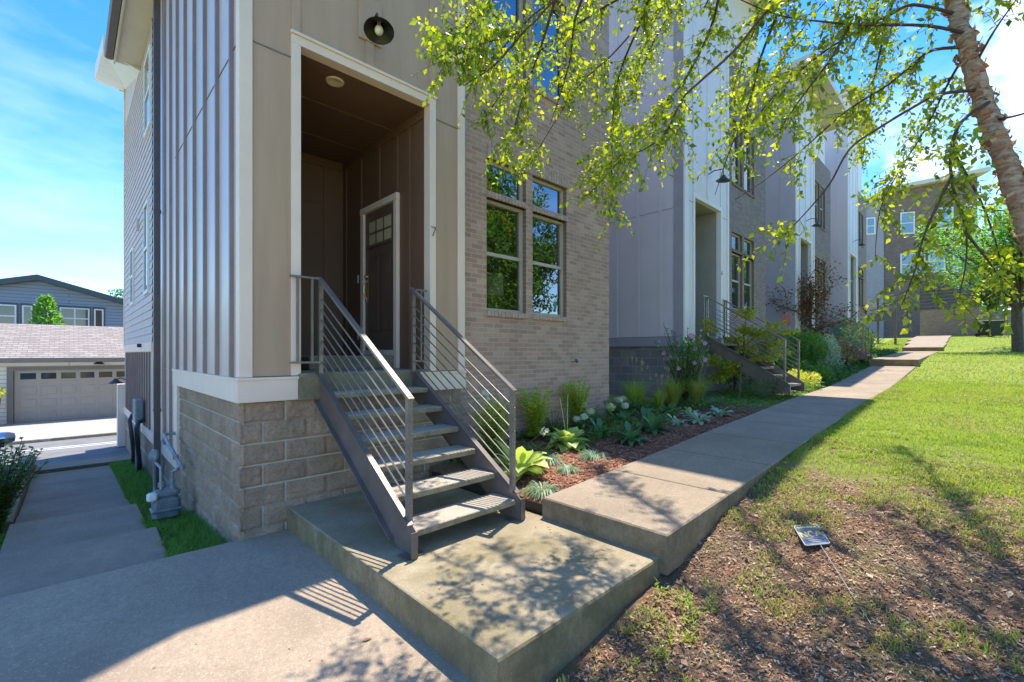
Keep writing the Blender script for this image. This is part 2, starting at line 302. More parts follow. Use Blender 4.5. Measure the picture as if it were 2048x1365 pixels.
class MB:
    def __init__(s): s.v = []; s.f = []; s.m = []; s.cur = 0
    def add(s, V, F):
        b = len(s.v); s.v += [tuple(p) for p in V]; s.f += [tuple(i + b for i in f) for f in F]; s.m += [s.cur] * len(F); return s
    def mat(s, i): s.cur = i; return s
    def box(s, x0, x1, y0, y1, z0, z1, b=0):
        if x0 > x1: x0, x1 = x1, x0
        if y0 > y1: y0, y1 = y1, y0
        if b <= 0:
            return s.add([(x, y, z) for z in (z0, z1) for y in (y0, y1) for x in (x0, x1)],
                         [(0, 2, 3, 1), (4, 5, 7, 6), (0, 1, 5, 4), (2, 6, 7, 3), (0, 4, 6, 2), (1, 3, 7, 5)])
        V = []; ring = lambda z, i: [(x0 + i + b, y0 + i, z), (x1 - i - b, y0 + i, z), (x1 - i, y0 + i + b, z), (x1 - i, y1 - i - b, z), (x1 - i - b, y1 - i, z), (x0 + i + b, y1 - i, z), (x0 + i, y1 - i - b, z), (x0 + i, y0 + i + b, z)]
        for z, i in ((z0, b), (z0 + b, 0), (z1 - b, 0), (z1, b)): V += ring(z, i)
        F = [tuple(reversed(range(8))), tuple(range(24, 32))]
        for r in range(3):
            for k in range(8): F.append((r * 8 + k, r * 8 + (k + 1) % 8, r * 8 + 8 + (k + 1) % 8, r * 8 + 8 + k))
        return s.add(V, F)
    def quad(s, a, b, c, d): return s.add([a, b, c, d], [(0, 1, 2, 3)])
    def prism(s, poly, axis, a, b):
        """poly: 2-D outline in the two other axes, extruded along axis from a to b"""
        n = len(poly)
        def P(u, v, t): return {0: (t, u, v), 1: (u, t, v), 2: (u, v, t)}[axis]
        V = [P(u, v, a) for u, v in poly] + [P(u, v, b) for u, v in poly]
        F = [tuple(reversed(range(n))), tuple(range(n, 2 * n))] + [(i, (i + 1) % n, n + (i + 1) % n, n + i) for i in range(n)]
        return s.add(V, F)
    def tube(s, pts, r, n=8, cap=True):
        pts = [Vector(p) for p in pts]; m = len(pts); rr = r if isinstance(r, (list, tuple)) else [r] * m
        V = []; up = Vector((0, 0, 1)); prev = None
        for i, p in enumerate(pts):
            t = (pts[min(i + 1, m - 1)] - pts[max(i - 1, 0)]).normalized()
            if prev is None: prev = up.cross(t) if abs(t.z) < .95 else Vector((1, 0, 0)).cross(t)
            u = (prev - t * prev.dot(t)).normalized(); prev = u; q = t.cross(u)
            V += [p + (u * math.cos(2 * PI * k / n) + q * math.sin(2 * PI * k / n)) * rr[i] for k in range(n)]
        F = [(i * n + k, i * n + (k + 1) % n, (i + 1) * n + (k + 1) % n, (i + 1) * n + k) for i in range(m - 1) for k in range(n)]
        if cap: F += [tuple(reversed(range(n))), tuple((m - 1) * n + k for k in range(n))]
        return s.add(V, F)
    def bar(s, a, b, wdt, hgt):
        """square bar between two points, width sideways, height upright"""
        a, b = Vector(a), Vector(b); t = (b - a).normalized(); u = Vector((0, 0, 1)).cross(t)
        u = u.normalized() if u.length > 1e-4 else Vector((1, 0, 0)); q = t.cross(u)
        V = [p + u * sx * wdt / 2 + q * sz * hgt / 2 for p in (a, b) for sx, sz in ((-1, -1), (1, -1), (1, 1), (-1, 1))]
        return s.add(V, [(3, 2, 1, 0), (4, 5, 6, 7), (0, 1, 5, 4), (1, 2, 6, 5), (2, 3, 7, 6), (3, 0, 4, 7)])
    def lathe(s, prof, c, n=20, axis=None):
        c = Vector(c); rot = Vector((0, 0, 1)).rotation_difference(Vector(axis).normalized()).to_matrix() if axis else Matrix.Identity(3)
        V = [c + rot @ Vector((r * math.cos(2 * PI * k / n), r * math.sin(2 * PI * k / n), z)) for r, z in prof for k in range(n)]
        F = [(i * n + k, i * n + (k + 1) % n, (i + 1) * n + (k + 1) % n, (i + 1) * n + k) for i in range(len(prof) - 1) for k in range(n)]
        return s.add(V, F)
    def build(s, name, mats, parent=None, origin=(0, 0, 0), smooth=False):
        return mesh_np(name, s.v, s.f, mats, parent, origin, smooth, s.m)
def one(name, m, parent, *boxes, b=0):
    mb = MB()
    for q in boxes: mb.box(*q, b=b)
    return mb.build(name, m, parent)
# ------------------------------------------------------------ ground shape
def ip(x, xs, zs): return np.interp(x, xs, zs)
WX = [-9, 3.17, 5, 6.8, 8.4, 11, 15, 21.3]; WZ = [-.1, .19, .27, .37, .44, .56, .665, 1.08]
FXs = WX + [21.6, 32, 45, 60, 200]; FZs = WZ + [1.3, 1.7, 2.75, 3.2, 3.5]
def fw(x): return ip(x, FXs, FZs)
BX = [-60, 1.5, 2.2, 3.2, 4.2, 5.2, 6.5, 8, 11, 15, 21, 22, 26, 31.8, 33, 45, 60, 200]; BZ = [-.6, -.36, -.27, -.13, .08, .22, .32, .39, .53, .635, 1.02, 1.2, 1.42, 1.60, 1.84, 2.70, 3.2, 3.5]
SX = [-60, 4.9, 6.5, 8, 9.4, 12, 13.8, 14.6, 400]; SZ = [-.42, -.42, -.52, -.72, -.85, -.94, -1.02, -1.22, -1.22]
def sstep(t): t = np.clip(t, 0, 1); return t * t * (3 - 2 * t)
def ground(x, y):
    x = np.asarray(x, float); y = np.asarray(y, float)
    a = ip(x, BX, BZ)
    b = np.where(x < 3.0, -.4, np.where(x < 3.3, -.4 + (fw(x) + .33) * (x - 3.0) / .3, fw(x) - .07))
    f = a + (b - a) * sstep((y - 1.7) / .6)
    s = ip(y, SX, SZ); k = sstep((x - 1.25) / .35)
    back = np.where(x < 3.2, -.42, fw(x) - .07); back = back + (-1.17 - back) * sstep((y - 16) / 2)
    h = s + (back - s) * k
    return f + (h - f) * sstep((y - 4.3) / .6)
def gz(x, y): return float(ground(x, y))
def bumps(x, y, amp): return amp * (mn.noise((x * 1.7, y * 1.7, 0)) + .6 * mn.noise((x * 5, y * 5, 3)) + .35 * mn.noise((x * 13, y * 13, 7)))
xs = np.concatenate([np.linspace(-300, -12, 10), np.linspace(-10, -1.5, 18), np.arange(-1.3, 8, .07), np.arange(8, 22, .25), np.linspace(22.5, 60, 40), np.linspace(70, 500, 10)])
ys = np.concatenate([np.linspace(-400, -12, 12), np.linspace(-10, -3, 15), np.arange(-2.8, 5.4, .07), np.arange(5.5, 18, .35), np.linspace(19, 60, 12), np.linspace(80, 600, 8)])
GX, GY = np.meshgrid(xs, ys); GZ = ground(GX, GY)
for j in range(len(ys)):
    if -3 < ys[j] < 1.7:
        for i in range(len(xs)):
            if 1.2 < xs[i] < 9: GZ[j, i] += bumps(xs[i], ys[j], .035) - .01
nx = len(xs); ny = len(ys); ii, jj = np.meshgrid(np.arange(nx - 1), np.arange(ny - 1))
q = (jj * nx + ii).ravel(); F = np.stack([q, q + 1, q + nx + 1, q + nx], 1)
tag(mesh_np('ground', np.stack([GX.ravel(), GY.ravel(), GZ.ravel()], 1), F, 'ground', smooth=True), kind='structure')
# ------------------------------------------------------------ concrete
def slab(name, m, pts, z, t, bev=.012):
    """bevelled slab from an outline; z may be a function of x"""
    zf = z if callable(z) else (lambda x, y: z)
    n = len(pts); c = Vector((sum(p[0] for p in pts) / n, sum(p[1] for p in pts) / n))
    def ins(p, k): d = (c - Vector(p)).normalized(); return (p[0] + d.x * k, p[1] + d.y * k)
    V = [(*p, zf(*p) - t) for p in pts] + [(*p, zf(*p) - bev) for p in pts] + [(*ins(p, bev * .45), zf(*p) - bev * .3) for p in pts] + [(*ins(p, bev * 1.4), zf(*p)) for p in pts]
    F = [(r * n + k, r * n + (k + 1) % n, (r + 1) * n + (k + 1) % n, (r + 1) * n + k) for r in range(3) for k in range(n)]
    F += [tuple(3 * n + k for k in range(n))]
    return MB().add(V, F).build(name, m)
S = lambda o: tag(o, kind='structure')
S(slab('driveway_slab', 'slab', [(-5, -4), (1.6, -4), (1.6, 4.86), (.66, 4.90), (-5, 5.0)], -.22, .4, .02))
S(slab('landing_pad', 'pad', [(1.54, 1.69), (3.22, 1.69), (3.20, 4.83), (1.56, 4.83)], 0, .5, .02))
wm = MB(); seg = [3.17, 4.35, 5.55, 6.75, 8.0, 9.3, 10.6, 11.9, 13.2, 14.5, 15.8, 17.1, 18.4, 19.7, 21.3]
def wslab(mb, x0, x1, y0, y1, z0, z1, t=.3, b=.012):
    P = [(x0, y0, z0), (x1, y0, z1), (x1, y1, z1), (x0, y1, z0)]
    V = [(p[0], p[1], p[2] - t) for p in P] + [(p[0], p[1], p[2] - b) for p in P]
    I = [(x0 + b, y0 + b, z0), (x1 - b, y0 + b, z1), (x1 - b, y1 - b, z1), (x0 + b, y1 - b, z0)]
    mb.add(V + I, [(k, (k + 1) % 4, 4 + (k + 1) % 4, 4 + k) for k in range(4)] + [(4 + k, 4 + (k + 1) % 4, 8 + (k + 1) % 4, 8 + k) for k in range(4)] + [(8, 9, 10, 11)])
for i in range(len(seg) - 1):
    wslab(wm, seg[i], seg[i + 1] - .012, 1.62, 2.86, fw(seg[i]), fw(seg[i + 1]) if i < len(seg) - 2 else 1.08)
for a, b in ((21.3, 24), (24, 26.7), (26.7, 29.3), (29.3, 32)): wslab(wm, a, b - .006, 1.55, 2.9, 1.32 + (a - 21.3) * .031, 1.32 + (b - 21.3) * .031)
wm.build('walkway', 'walk'); S(bpy.data.objects['walkway'])
wm = MB()
for a, b in ((32, 36), (36, 40), (40, 46)): wslab(wm, a, b - .006, 1.4 + (a - 32) * .02, 3 + (a - 32) * .06, 1.86 + (a - 32) * .07, 1.86 + (b - 32) * .07)
S(wm.build('far_walkway', 'walk'))
# side steps going down to the street
S(slab('upper_step', 'sidewalk', [(-2.2, 4.9), (.68, 4.86), (.70, 6.42), (-2.2, 6.58)], -.40, .3))
S(slab('middle_step', 'sidewalk', [(-.53, 6.4), (.70, 6.35), (.68, 8.30), (-.53, 8.38)], -.58, .3))
S(slab('lower_step', 'sidewalk', [(-.53, 8.3), (.68, 8.22), (.67, 9.35), (-.53, 9.45)], -.76, .3))
wm = MB()
for a, b in ((9.3, 10.7), (10.7, 12.2), (12.2, 14.0)): wm.add([(-.53, a, ip(a, SX, SZ) + .0), (.67, a, ip(a, SX, SZ)), (.67, b - .008, ip(b, SX, SZ)), (-.53, b - .008, ip(b, SX, SZ))] + [(-.53, a, -1.4), (.67, a, -1.4), (.67, b - .008, -1.4), (-.53, b - .008, -1.4)], [(0, 1, 2, 3), (0, 4, 5, 1), (1, 5, 6, 2), (2, 6, 7, 3), (3, 7, 4, 0)])
wm.v = [(x, y, z + (.03 if z > -1.3 else 0)) for x, y, z in wm.v]
wm.box(-.53, 1.1, 14.0, 14.7, -1.4, -.965)
S(wm.build('side_path', 'sidewalk'))
S(one('path_kerb', 'sidewalk', None, (-.76, -.54, 9.0, 14.6, -1.5, -.70), b=.015))
S(one('parking_apron', 'sidewalk', None, (-14, -.78, 9.0, 14.6, -1.5, -.86)))
S(one('street', 'asphalt', None, (-80, 60, 14.72, 19.6, -1.6, -1.12)))
m_ = MB()
for y, t in ((15.35, .10), (17.85, .08), (18.12, .08)): m_.box(-80, 60, y, y + t, -1.13, -1.116)
S(m_.build('road_markings', 'paint'))
S(one('street_kerb_strip', 'pale', None, (-14, 4, 14.72, 15.33, -1.3, -1.108)))
S(one('driveway_apron', 'pale', None, (-20, 20, 19.6, 24.6, -1.5, -1.02), b=.02))
o = MB().lathe([(0, .012), (.30, .012), (.33, 0)], (.42, 15.0, -1.107), 28).build('manhole_cover', 'gutter', None)
tag(o, 'round iron manhole cover set in the strip beside the street', 'manhole cover')
# ------------------------------------------------------------ block walls
def blockwall(name, parent, axis, fix, u0, u1, z0, z1, sgn, step=.016, off=0.):
    """split-face courses hanging down from z1; real relief"""
    nu = int((u1 - u0) / step) + 1; nzz = int((z1 - z0) / step) + 1
    V = []; MI = []
    for j in range(nzz + 1):
        z = z1 - (z1 - z0) * j / nzz; c = (z1 - z) / .2032; row = int(c); fz = (c - row) * .2032
        dz = min(fz, .2032 - fz)
        for i in range(nu + 1):
            u = u0 + (u1 - u0) * i / nu; uu = (u - u0 + off) / .4064 + (.5 if row % 2 else 0); fu = (uu - int(uu)) * .4064
            d = min(dz, min(fu, .4064 - fu)); bl = sstep((d - .004) / .022)
            r = mn.noise((u * 9 + fix, z * 9, row * 3.1)) * .6 + mn.noise((u * 24, z * 24, row)) * .5 + mn.noise((u * 55, z * 55, 5)) * .3
            h = bl * (.022 + .02 * r + .006 * mn.noise((int(uu) * 7.3, row * 5.1, fix)))
            V.append((u, fix + sgn * h, z) if axis == 1 else (fix + sgn * h, u, z))
    n = nu + 1; F = []; 
    for j in range(nzz):
        z = z1 - (z1 - z0) * (j + .5) / nzz; c = (z1 - z) / .2032; fz = (c - int(c)) * .2032
        for i in range(nu):
            q = j * n + i; F.append((q, q + n, q + n + 1, q + 1) if (axis == 1) == (sgn < 0) else (q, q + 1, q + n + 1, q + n))
            u = u0 + (u1 - u0) * (i + .5) / nu; uu = (u - u0 + off) / .4064 + (.5 if int(c) % 2 else 0); fu = (uu - int(uu)) * .4064
            MI.append(1 if min(fz, .2032 - fz, fu, .4064 - fu) < .005 else 0)
    return mesh_np(name, V, F, ['block', 'mortar'], parent, smooth=True, mi=MI)
# ------------------------------------------------------------ windows and walls
def holed(mb, axis, fix, u0, u1, z0, z1, holes):
    us = sorted({u0, u1, *[h[0] for h in holes], *[h[1] for h in holes]}); zs = sorted({z0, z1, *[h[2] for h in holes], *[h[3] for h in holes]})
    for i in range(len(us) - 1):
        for j in range(len(zs) - 1):
            a, b, c, d = us[i], us[i + 1], zs[j], zs[j + 1]
            if any(h[0] <= a + 1e-6 and h[1] >= b - 1e-6 and h[2] <= c + 1e-6 and h[3] >= d - 1e-6 for h in holes): continue
            P = [(a, c), (b, c), (b, d), (a, d)]
            mb.add([(u, fix, z) if axis == 1 else (fix, u, z) for u, z in P], [(0, 1, 2, 3)])
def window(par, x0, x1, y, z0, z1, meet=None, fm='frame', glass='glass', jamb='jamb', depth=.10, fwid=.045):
    jb = MB(); yb = y + depth
    jb.quad((x0, y, z0), (x0, yb, z0), (x0, yb, z1), (x0, y, z1)); jb.quad((x1, yb, z0), (x1, y, z0), (x1, y, z1), (x1, yb, z1)); jb.quad((x0, y, z1), (x0, yb, z1), (x1, yb, z1), (x1, y, z1)); jb.quad((x0, y, z0), (x1, y, z0), (x1, yb, z0), (x0, yb, z0))
    wn = MB(); f = fwid; yf = yb - .03
    wn.box(x0, x1, yf, yb + .03, z1 - f, z1).box(x0, x1, yf, yb + .03, z0, z0 + f).box(x0, x0 + f, yf, yb + .03, z0 + f, z1 - f).box(x1 - f, x1, yf, yb + .03, z0 + f, z1 - f)
    if meet: wn.box(x0 + f, x1 - f, yf + .005, yb + .03, meet - .025, meet + .025)
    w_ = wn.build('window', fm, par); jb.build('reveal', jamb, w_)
    g = MB(); segs = [(z0 + f, z1 - f)] if not meet else [(z0 + f, meet - .025), (meet + .025, z1 - f)]
    for k, (a, b) in enumerate(segs): g.quad((x0 + f, yb + .012 * k, a), (x1 - f, yb + .012 * k, a), (x1 - f, yb + .012 * k, b), (x0 + f, yb + .012 * k, b))
    g.build('pane', glass, w_); return w_
def rowlock(mb, x0, x1, y0, y1, z0, z1, wd=.066):
    n = max(1, round((x1 - x0) / wd)); s_ = (x1 - x0) / n
    for i in range(n): mb.box(x0 + i * s_ + .003, x0 + (i + 1) * s_ - .003, y0 - random.uniform(0, .002), y1, z0, z1, b=.003)
YF = 4.80
# ============================================================ the corner townhouse
def house7():
    X0 = 1.138; ZF = 1.33; YB = 17.0
    H = thing('townhouse', 'nearest townhouse with tan brick, taupe panels and number 7 beside its tall entry porch', 'townhouse', (X0 + 3, YF, 0))
    TT = 12.0; BT = 8.45
    P = MB(); holed(P, 1, YF, X0 + .10, 3.66, 1.31, TT, [(1.60, 3.29, 1.31, 4.70)]); P.build('front_panel', 'panel', H)
    one('corner_board', 'trim', H, (X0 - .012, X0 + .10, YF - .022, YF + .10, 1.305, TT), b=.003)
    one('corner_board', 'trim', H, (3.66, 3.768, YF - .022, YF + .12, 1.305, TT), b=.003)
    # raised boards over the porch
    one('batten', 'panel', H, (1.59, 1.675, YF - .018, YF + .002, 4.76, TT), (3.222, 3.31, YF - .018, YF + .002, 4.76, TT), (2.375, 2.47, YF - .018, YF + .002, 4.76, 5.02), (2.375, 2.47, YF - .018, YF + .002, 5.5, TT), b=.002)
    one('mounting_board', 'panel', H, (2.29, 2.56, YF - .03, YF + .002, 5.02, 5.5), b=.003)
    for q_ in ((X0 + .10, 1.585, YF - .008, YF + .002, 4.475, 4.487), (3.31, 3.66, YF - .008, YF + .002, 4.475, 4.487), (X0 - .008, X0 + .002, YF + .1, 8.4, 4.445, 4.455)): one('joint_flashing', 'steel', H, q_)
    # porch opening trim
    one('porch_frame', 'trim', H, (1.585, 1.675, YF - .026, YF + .11, 1.31, 4.625), (3.215, 3.305, YF - .026, YF + .11, 1.31, 4.625), (1.585, 3.305, YF - .026, YF + .11, 4.625, 4.715), (1.575, 3.315, YF - .045, YF - .005, 4.715, 4.745), b=.003)
    pr = MB(); xa, xb, yb, zc = 1.66, 3.225, 7.3, 4.628
    pr.quad((xa, YF + .11, ZF - .02), (xa, yb, ZF - .02), (xa, yb, zc), (xa, YF + .11, zc))
    pr.quad((xa, yb, ZF - .02), (xb, yb, ZF - .02), (xb, yb, zc), (xa, yb, zc))
    pr.quad((xb, yb, ZF - .02), (xb, YF + .11, ZF - .02), (xb, YF + .11, zc), (xb, yb, zc))
    pr.quad((xa, YF + .11, zc), (xb, YF + .11, zc), (xb, yb, zc), (xa, yb, zc))
    for y in (5.25, 5.55, 6.05, 6.62, 7.15): pr.box(xb - .018, xb + .001, y, y + .075, 3.75 if 5.4 < y < 6.6 else ZF, zc - .12)
    pr.box(xb - .02, xb + .001, YF + .12, yb - .02, zc - .12, zc - .001)
    for x in (1.95, 2.42, 2.9): pr.box(x, x + .08, yb - .018, yb + .001, ZF, zc - .13)
    pr.box(xa + .001, xb - .021, yb - .02, yb + .001, zc - .13, zc - .001); pr.box(xa, xb - .02, yb - .012, yb + .001, 3.9, 3.92)
    for y in (5.7, 6.6): pr.box(xa, xb - .001, y, y + .05, zc - .012, zc + .001)
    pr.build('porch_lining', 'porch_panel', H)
    one('porch_floor', 'porchslab', H, (1.644, 3.06, YF - .035, 7.32, 1.055, 1.33), (3.06, 3.225, YF + .0, 7.32, 1.12, 1.33), b=.008)
    one('porch_step', 'porchslab', H, (2.05, 3.19, 5.58, 7.28, 1.33, 1.50), b=.01)
    # door on the right wall of the porch
    xw = xb; d0, d1, zb, zt = 5.60, 6.50, 1.58, 3.62
    one('door_frame', 'trim', H, (xw - .05, xw + .001, d1 - .005, d1 + .085, 1.50, zt + .005), (xw - .05, xw + .001, d0 - .085, d0 + .005, 1.33, zt + .005), (xw - .055, xw + .001, d0 - .09, d1 + .09, zt + .005, zt + .095), (xw - .04, xw + .001, d0, d1, 1.50, zb), b=.004)
    D = MB(); xd = xw - .012; win = (d0 + .12, d1 - .12, 3.13, 3.48)
    holed(D, 0, xd, d0, d1, zb, zt, [win, (d0 + .12, d0 + .42, 1.85, 2.95), (d1 - .42, d1 - .12, 1.85, 2.95)]); D.f = [tuple(reversed(f)) for f in D.f]
    for a in (d0 + .12, d1 - .42): D.quad((xd + .01, a, 1.85), (xd + .01, a, 2.95), (xd + .01, a + .3, 2.95), (xd + .01, a + .3, 1.85)); D.box(xd - .002, xd + .008, a + .02, a + .28, 1.87, 2.93)
    for k in (1, 2): yk = win[0] + (win[1] - win[0]) * k / 3; D.box(xd - .004, xd + .01, yk - .014, yk + .014, 3.13, 3.48)
    D.box(xd - .004, xd + .01, win[0], win[1], 3.29, 3.315); D.box(xd - .02, xd + .001, win[0] - .03, win[1] + .03, 3.085, 3.13)
    dr = D.build('door', 'door', H)
    G = MB(); G.quad((xd + .006, win[0], win[2]), (xd + .006, win[0], win[3]), (xd + .006, win[1], win[3]), (xd + .006, win[1], win[2])); G.build('pane', 'lampshade_glass', dr)
    hy = d1 - .075; hb = MB(); hb.box(xd - .012, xd + .001, hy - .03, hy + .03, 2.30, 2.72, b=.003); hb.tube([(xd - .01, hy, 2.62), (xd - .055, hy, 2.55), (xd - .06, hy, 2.42), (xd - .012, hy, 2.34)], .009, 8); hb.lathe([(0, .03), (.02, .03), (.028, 0)], (xd - .012, hy, 2.68), 14, (-1, 0, 0)); hb.build('handle', 'brass', dr)
    one('doorbell', 'white', H, (xw - .02, xw + .001, 6.72, 6.755, 2.62, 2.74), b=.005)
    one('outlet_cover', 'white', H, (xw - .018, xw + .001, 6.70, 6.76, 1.74, 1.86), b=.004)
    c = MB(); c.lathe([(.0, -.003), (.055, -.003), (.075, -.012), (.095, -.016), (.10, 0)], (2.17, 5.13, zc - .001), 28); c.build('recessed_light', 'bulbtrim', H, smooth=True)
    # base trim
    zt0, zt1 = 1.07, 1.275
    bt = MB(); bt.box(X0 - .03, 1.643, YF - .035, YF + .03, zt0, zt1, b=.003); bt.box(X0 - .034, 1.65, YF - .045, YF + .03, zt1, zt1 + .028, b=.003)
    bt.box(X0 - .03, X0 + .03, YF + .03, 8.42, zt0, zt1); bt.box(X0 - .04, X0 + .03, YF + .03, 8.42, zt1, zt1 + .026)
    bt.box(3.063, 3.772, YF - .035, YF + .03, zt0, zt1, b=.003); bt.box(3.063, 3.779, YF - .045, YF + .03, zt1, zt1 + .028, b=.003)
    bt.box(X0 - .02, X0 + .03, 8.12, 8.42, .04, zt0); bt.box(X0 - .026, X0 + .03, 8.12, YB, -.15, .04)
    bt.build('base_trim', 'trim', H)
    # side siding
    sd = MB(); ys_ = 10.9
    sd.quad((X0, ys_, .04), (X0, 8.42, .04), (X0, 8.42, 1.3), (X0, ys_, 1.3)); sd.quad((X0, ys_, 1.3), (X0, YF + .1, 1.3), (X0, YF + .1, TT), (X0, ys_, TT))
    sd.quad((X0, YB, .04), (X0, ys_, .04), (X0, ys_, 1.57), (X0, YB, 1.57))
    sd.box(X0 - .006, X0 + .001, 8.42, ys_, 1.276, 1.288); sd.build('side_siding', 'metal', H)
    rb = MB()
    for y in (5.05, 5.64, 6.25, 6.86, 7.49, 8.12, 8.72, 9.32, 10.5): rb.prism([(X0 - .034, y - .02), (X0 - .034, y + .02), (X0 + .001, y + .028), (X0 + .001, y - .028)], 2, 1.305 if y < 8.4 else .045, TT)
    rb.v = [(p[0], p[1], p[2]) for p in rb.v]
    for y in np.arange(11.3, 16.6, .42): rb.box(X0 - .03, X0 + .001, y, y + .045, .045, 1.56)
    rb.build('siding_ribs', 'rib', H)
    # lap siding, every board a real wedge
    lp = MB(); z = 1.76
    while z < 7.86:
        lp.add([(X0 - .018, ys_ + .02, z), (X0 - .018, YB, z), (X0 - .002, YB, z + .155), (X0 - .002, ys_ + .02, z + .155), (X0, ys_ + .02, z), (X0, YB, z)], [(0, 3, 2, 1), (0, 1, 5, 4)]); z += .155
    lp.build('lap_siding', 'lap', H)
    one('side_band', 'trim', H, (X0 - .03, X0 + .01, ys_, YB, 1.57, 1.755)); one('corner_board', 'trim', H, (X0 - .03, X0 + .06, YB - .09, YB + .02, 1.755, 9.3), (X0 - .16, X0 + .02, YB - .05, YB + .3, -1.1, .66), b=.004)
    ds = MB(); ds.box(X0 - .12, X0 - .03, 9.66, 9.77, -.80, 7.72); ds.box(X0 - .125, X0 - .02, 9.655, 9.775, .55, .60); ds.box(X0 - .125, X0 - .02, 9.655, 9.775, 3.9, 3.95); ds.build('downspout', 'downspout', H)
    # side windows
    for y0, y1, a, b in ((11.3, 12.0, 2.72, 4.55), (14.2, 14.9, 2.72, 4.1), (11.0, 11.9, 5.9, 7.4)):
        w_ = one('side_window', 'whitetrim', H, (X0 - .05, X0 + .01, y0, y0 + .07, a, b), (X0 - .05, X0 + .01, y1 - .07, y1, a, b), (X0 - .05, X0 + .01, y0 + .07, y1 - .07, b - .07, b), (X0 - .05, X0 + .01, y0 + .07, y1 - .07, a, a + .07), (X0 - .045, X0 + .01, y0 + .07, y1 - .07, (a + b) / 2 - .03, (a + b) / 2 + .03))
        MB().quad((X0 - .028, y1 - .07, a + .07), (X0 - .028, y0 + .07, a + .07), (X0 - .028, y0 + .07, b - .07), (X0 - .028, y1 - .07, b - .07)).build('pane', 'dglass', w_)
    one('vent_cover', 'lap', H, (X0 - .06, X0, 13.2, 13.35, 4.3, 4.55), b=.01)
    # foundation
    blockwall('foundation_block', H, 1, YF + .045, X0 + .004, 3.73, -.45, 1.07, -1)
    fb = blockwall('foundation_block', H, 0, X0 + .035, YF + .018, 8.12, -.75, 1.07, -1)
    one('foundation_core', 'mortar', H, (X0 + .034, X0 + .3, YF + .044, YF + .3, -.5, 1.06))
    f = MB(); f.box(X0 + .05, 3.76, YF + .06, YB - .02, -1.4, -.151); f.build('foundation_rear', 'block6', H)
    blockwall('foundation_block', H, 0, X0 + .035, 8.12, YB - .1, -1.3, -.15, -1, step=.05)
    # brick front
    yb_ = YF + .08; W = [(4.234, 5.033), (5.179, 6.013)]; hl = []
    for a, b in W: hl += [(a, b, 2.14, 3.745), (a, b, 3.83, 4.31), (a, b, 5.70, 7.35)]
    B = MB(); holed(B, 1, yb_, 3.75, 7.27, -.3, BT, hl); B.quad((7.27, yb_, -.3), (7.27, YB, -.3), (7.27, YB, BT), (7.27, yb_, BT)); B.build('brick_wall', 'brick', H)
    for a, b in W:
        for q_, c_, d_, e_, z0, z1 in ((a - .01, b + .01, .035, .11, 2.06, 2.14), (a, b + .01, .03, .11, 3.745, 3.83), (a - .01, b + .01, .035, .11, 5.62, 5.70)): so_ = MB(); rowlock(so_, q_, c_, yb_ - d_, yb_ + e_, z0, z1); so_.build('brick_sill', 'soldier', H)
        so_ = MB(); rowlock(so_, a, b, yb_ - .016, yb_ + .02, 7.352, 7.55); so_.build('brick_lintel', 'soldier', H)
    so_ = MB(); rowlock(so_, 4.244, 6.06, yb_ - .018, yb_ + .02, 4.312, 4.515); so_.build('brick_lintel', 'soldier', H)
    for a, b in W:
        window(H, a, b, yb_, 2.14, 3.745, 2.97); window(H, a, b, yb_, 3.83, 4.31); window(H, a, b, yb_, 5.70, 7.35, 6.5)
    r_ = MB(); yi = yb_ + .16
    for z0, z1 in ((1.5, 4.6), (5.2, 7.6)):
        r_.quad((3.9, 9, z0), (7.1, 9, z0), (7.1, 9, z1), (3.9, 9, z1)); r_.quad((3.9, yi, z0), (3.9, 9, z0), (3.9, 9, z1), (3.9, yi, z1)); r_.quad((7.1, 9, z0), (7.1, yi, z0), (7.1, yi, z1), (7.1, 9, z1)); r_.quad((3.9, yi, z0), (7.1, yi, z0), (7.1, 9, z0), (3.9, 9, z0)); r_.quad((3.9, yi, z1), (3.9, 9, z1), (7.1, 9, z1), (7.1, yi, z1))
    r_.build('room_lining', 'interior', H)
    for x, y in ((4.6, 6.0), (5.9, 5.7), (5.6, 7.6), (4.9, 7.4)): MB().lathe([(0, -.01), (.07, -.01), (.08, 0)], (x, y, 4.58), 16).build('ceiling_light', 'lit', H)
    one('window_sticker', 'sticker', H, (5.80, 5.87, yb_ + .098, yb_ + .102, 2.27, 2.40))
    fc = MB(); fx_, fz_ = 6.15, 1.39; fc.tube([(fx_, yb_, fz_), (fx_, yb_ - .09, fz_), (fx_, yb_ - .13, fz_ - .06)], .014, 8); fc.mat(1).lathe([(0, .012), (.035, .010), (.038, 0), (.03, -.008), (0, -.008)], (fx_ + .01, yb_ - .10, fz_ + .015), 12, (0, -1, .5)); fc.build('hose_faucet', ['brass', 'black'], H)
    # roofs: tower, brick wing, rear wing with soffit and gutter
    one('tower_roof', 'gutter', H, (X0 - .05, 3.85, YF - .06, ys_, TT, TT + .15)); one('wing_roof', 'gutter', H, (3.72, 7.27, YF + .0, YB, BT, BT + .15))
    one('tower_side', 'panel', H, (3.70, 3.765, YF + .12, ys_, BT + .15, TT)); one('tower_rear', 'panel', H, (X0 + .02, 3.7, ys_ - .05, ys_, 8, TT)); one('rear_wall', 'panel', H, (X0 + .01, 7.27, YB - .02, YB + .01, -1.2, 9.3))
    rr = MB(); rr.box(X0 - .42, X0 + .05, 5.2 + 3.2, 13.1, 7.86, 7.90); rr.build('soffit', 'soffit', H)
    one('fascia', 'soffit', H, (X0 - .45, X0 - .42, 8.4, 13.1, 7.80, 8.02)); one('gutter', 'gutter', H, (X0 - .60, X0 - .45, 8.4, 13.1, 7.86, 8.04), b=.02)
    rk = MB(); a0, a1, b0, b1 = 12.95, 17.4, 7.72, 9.12
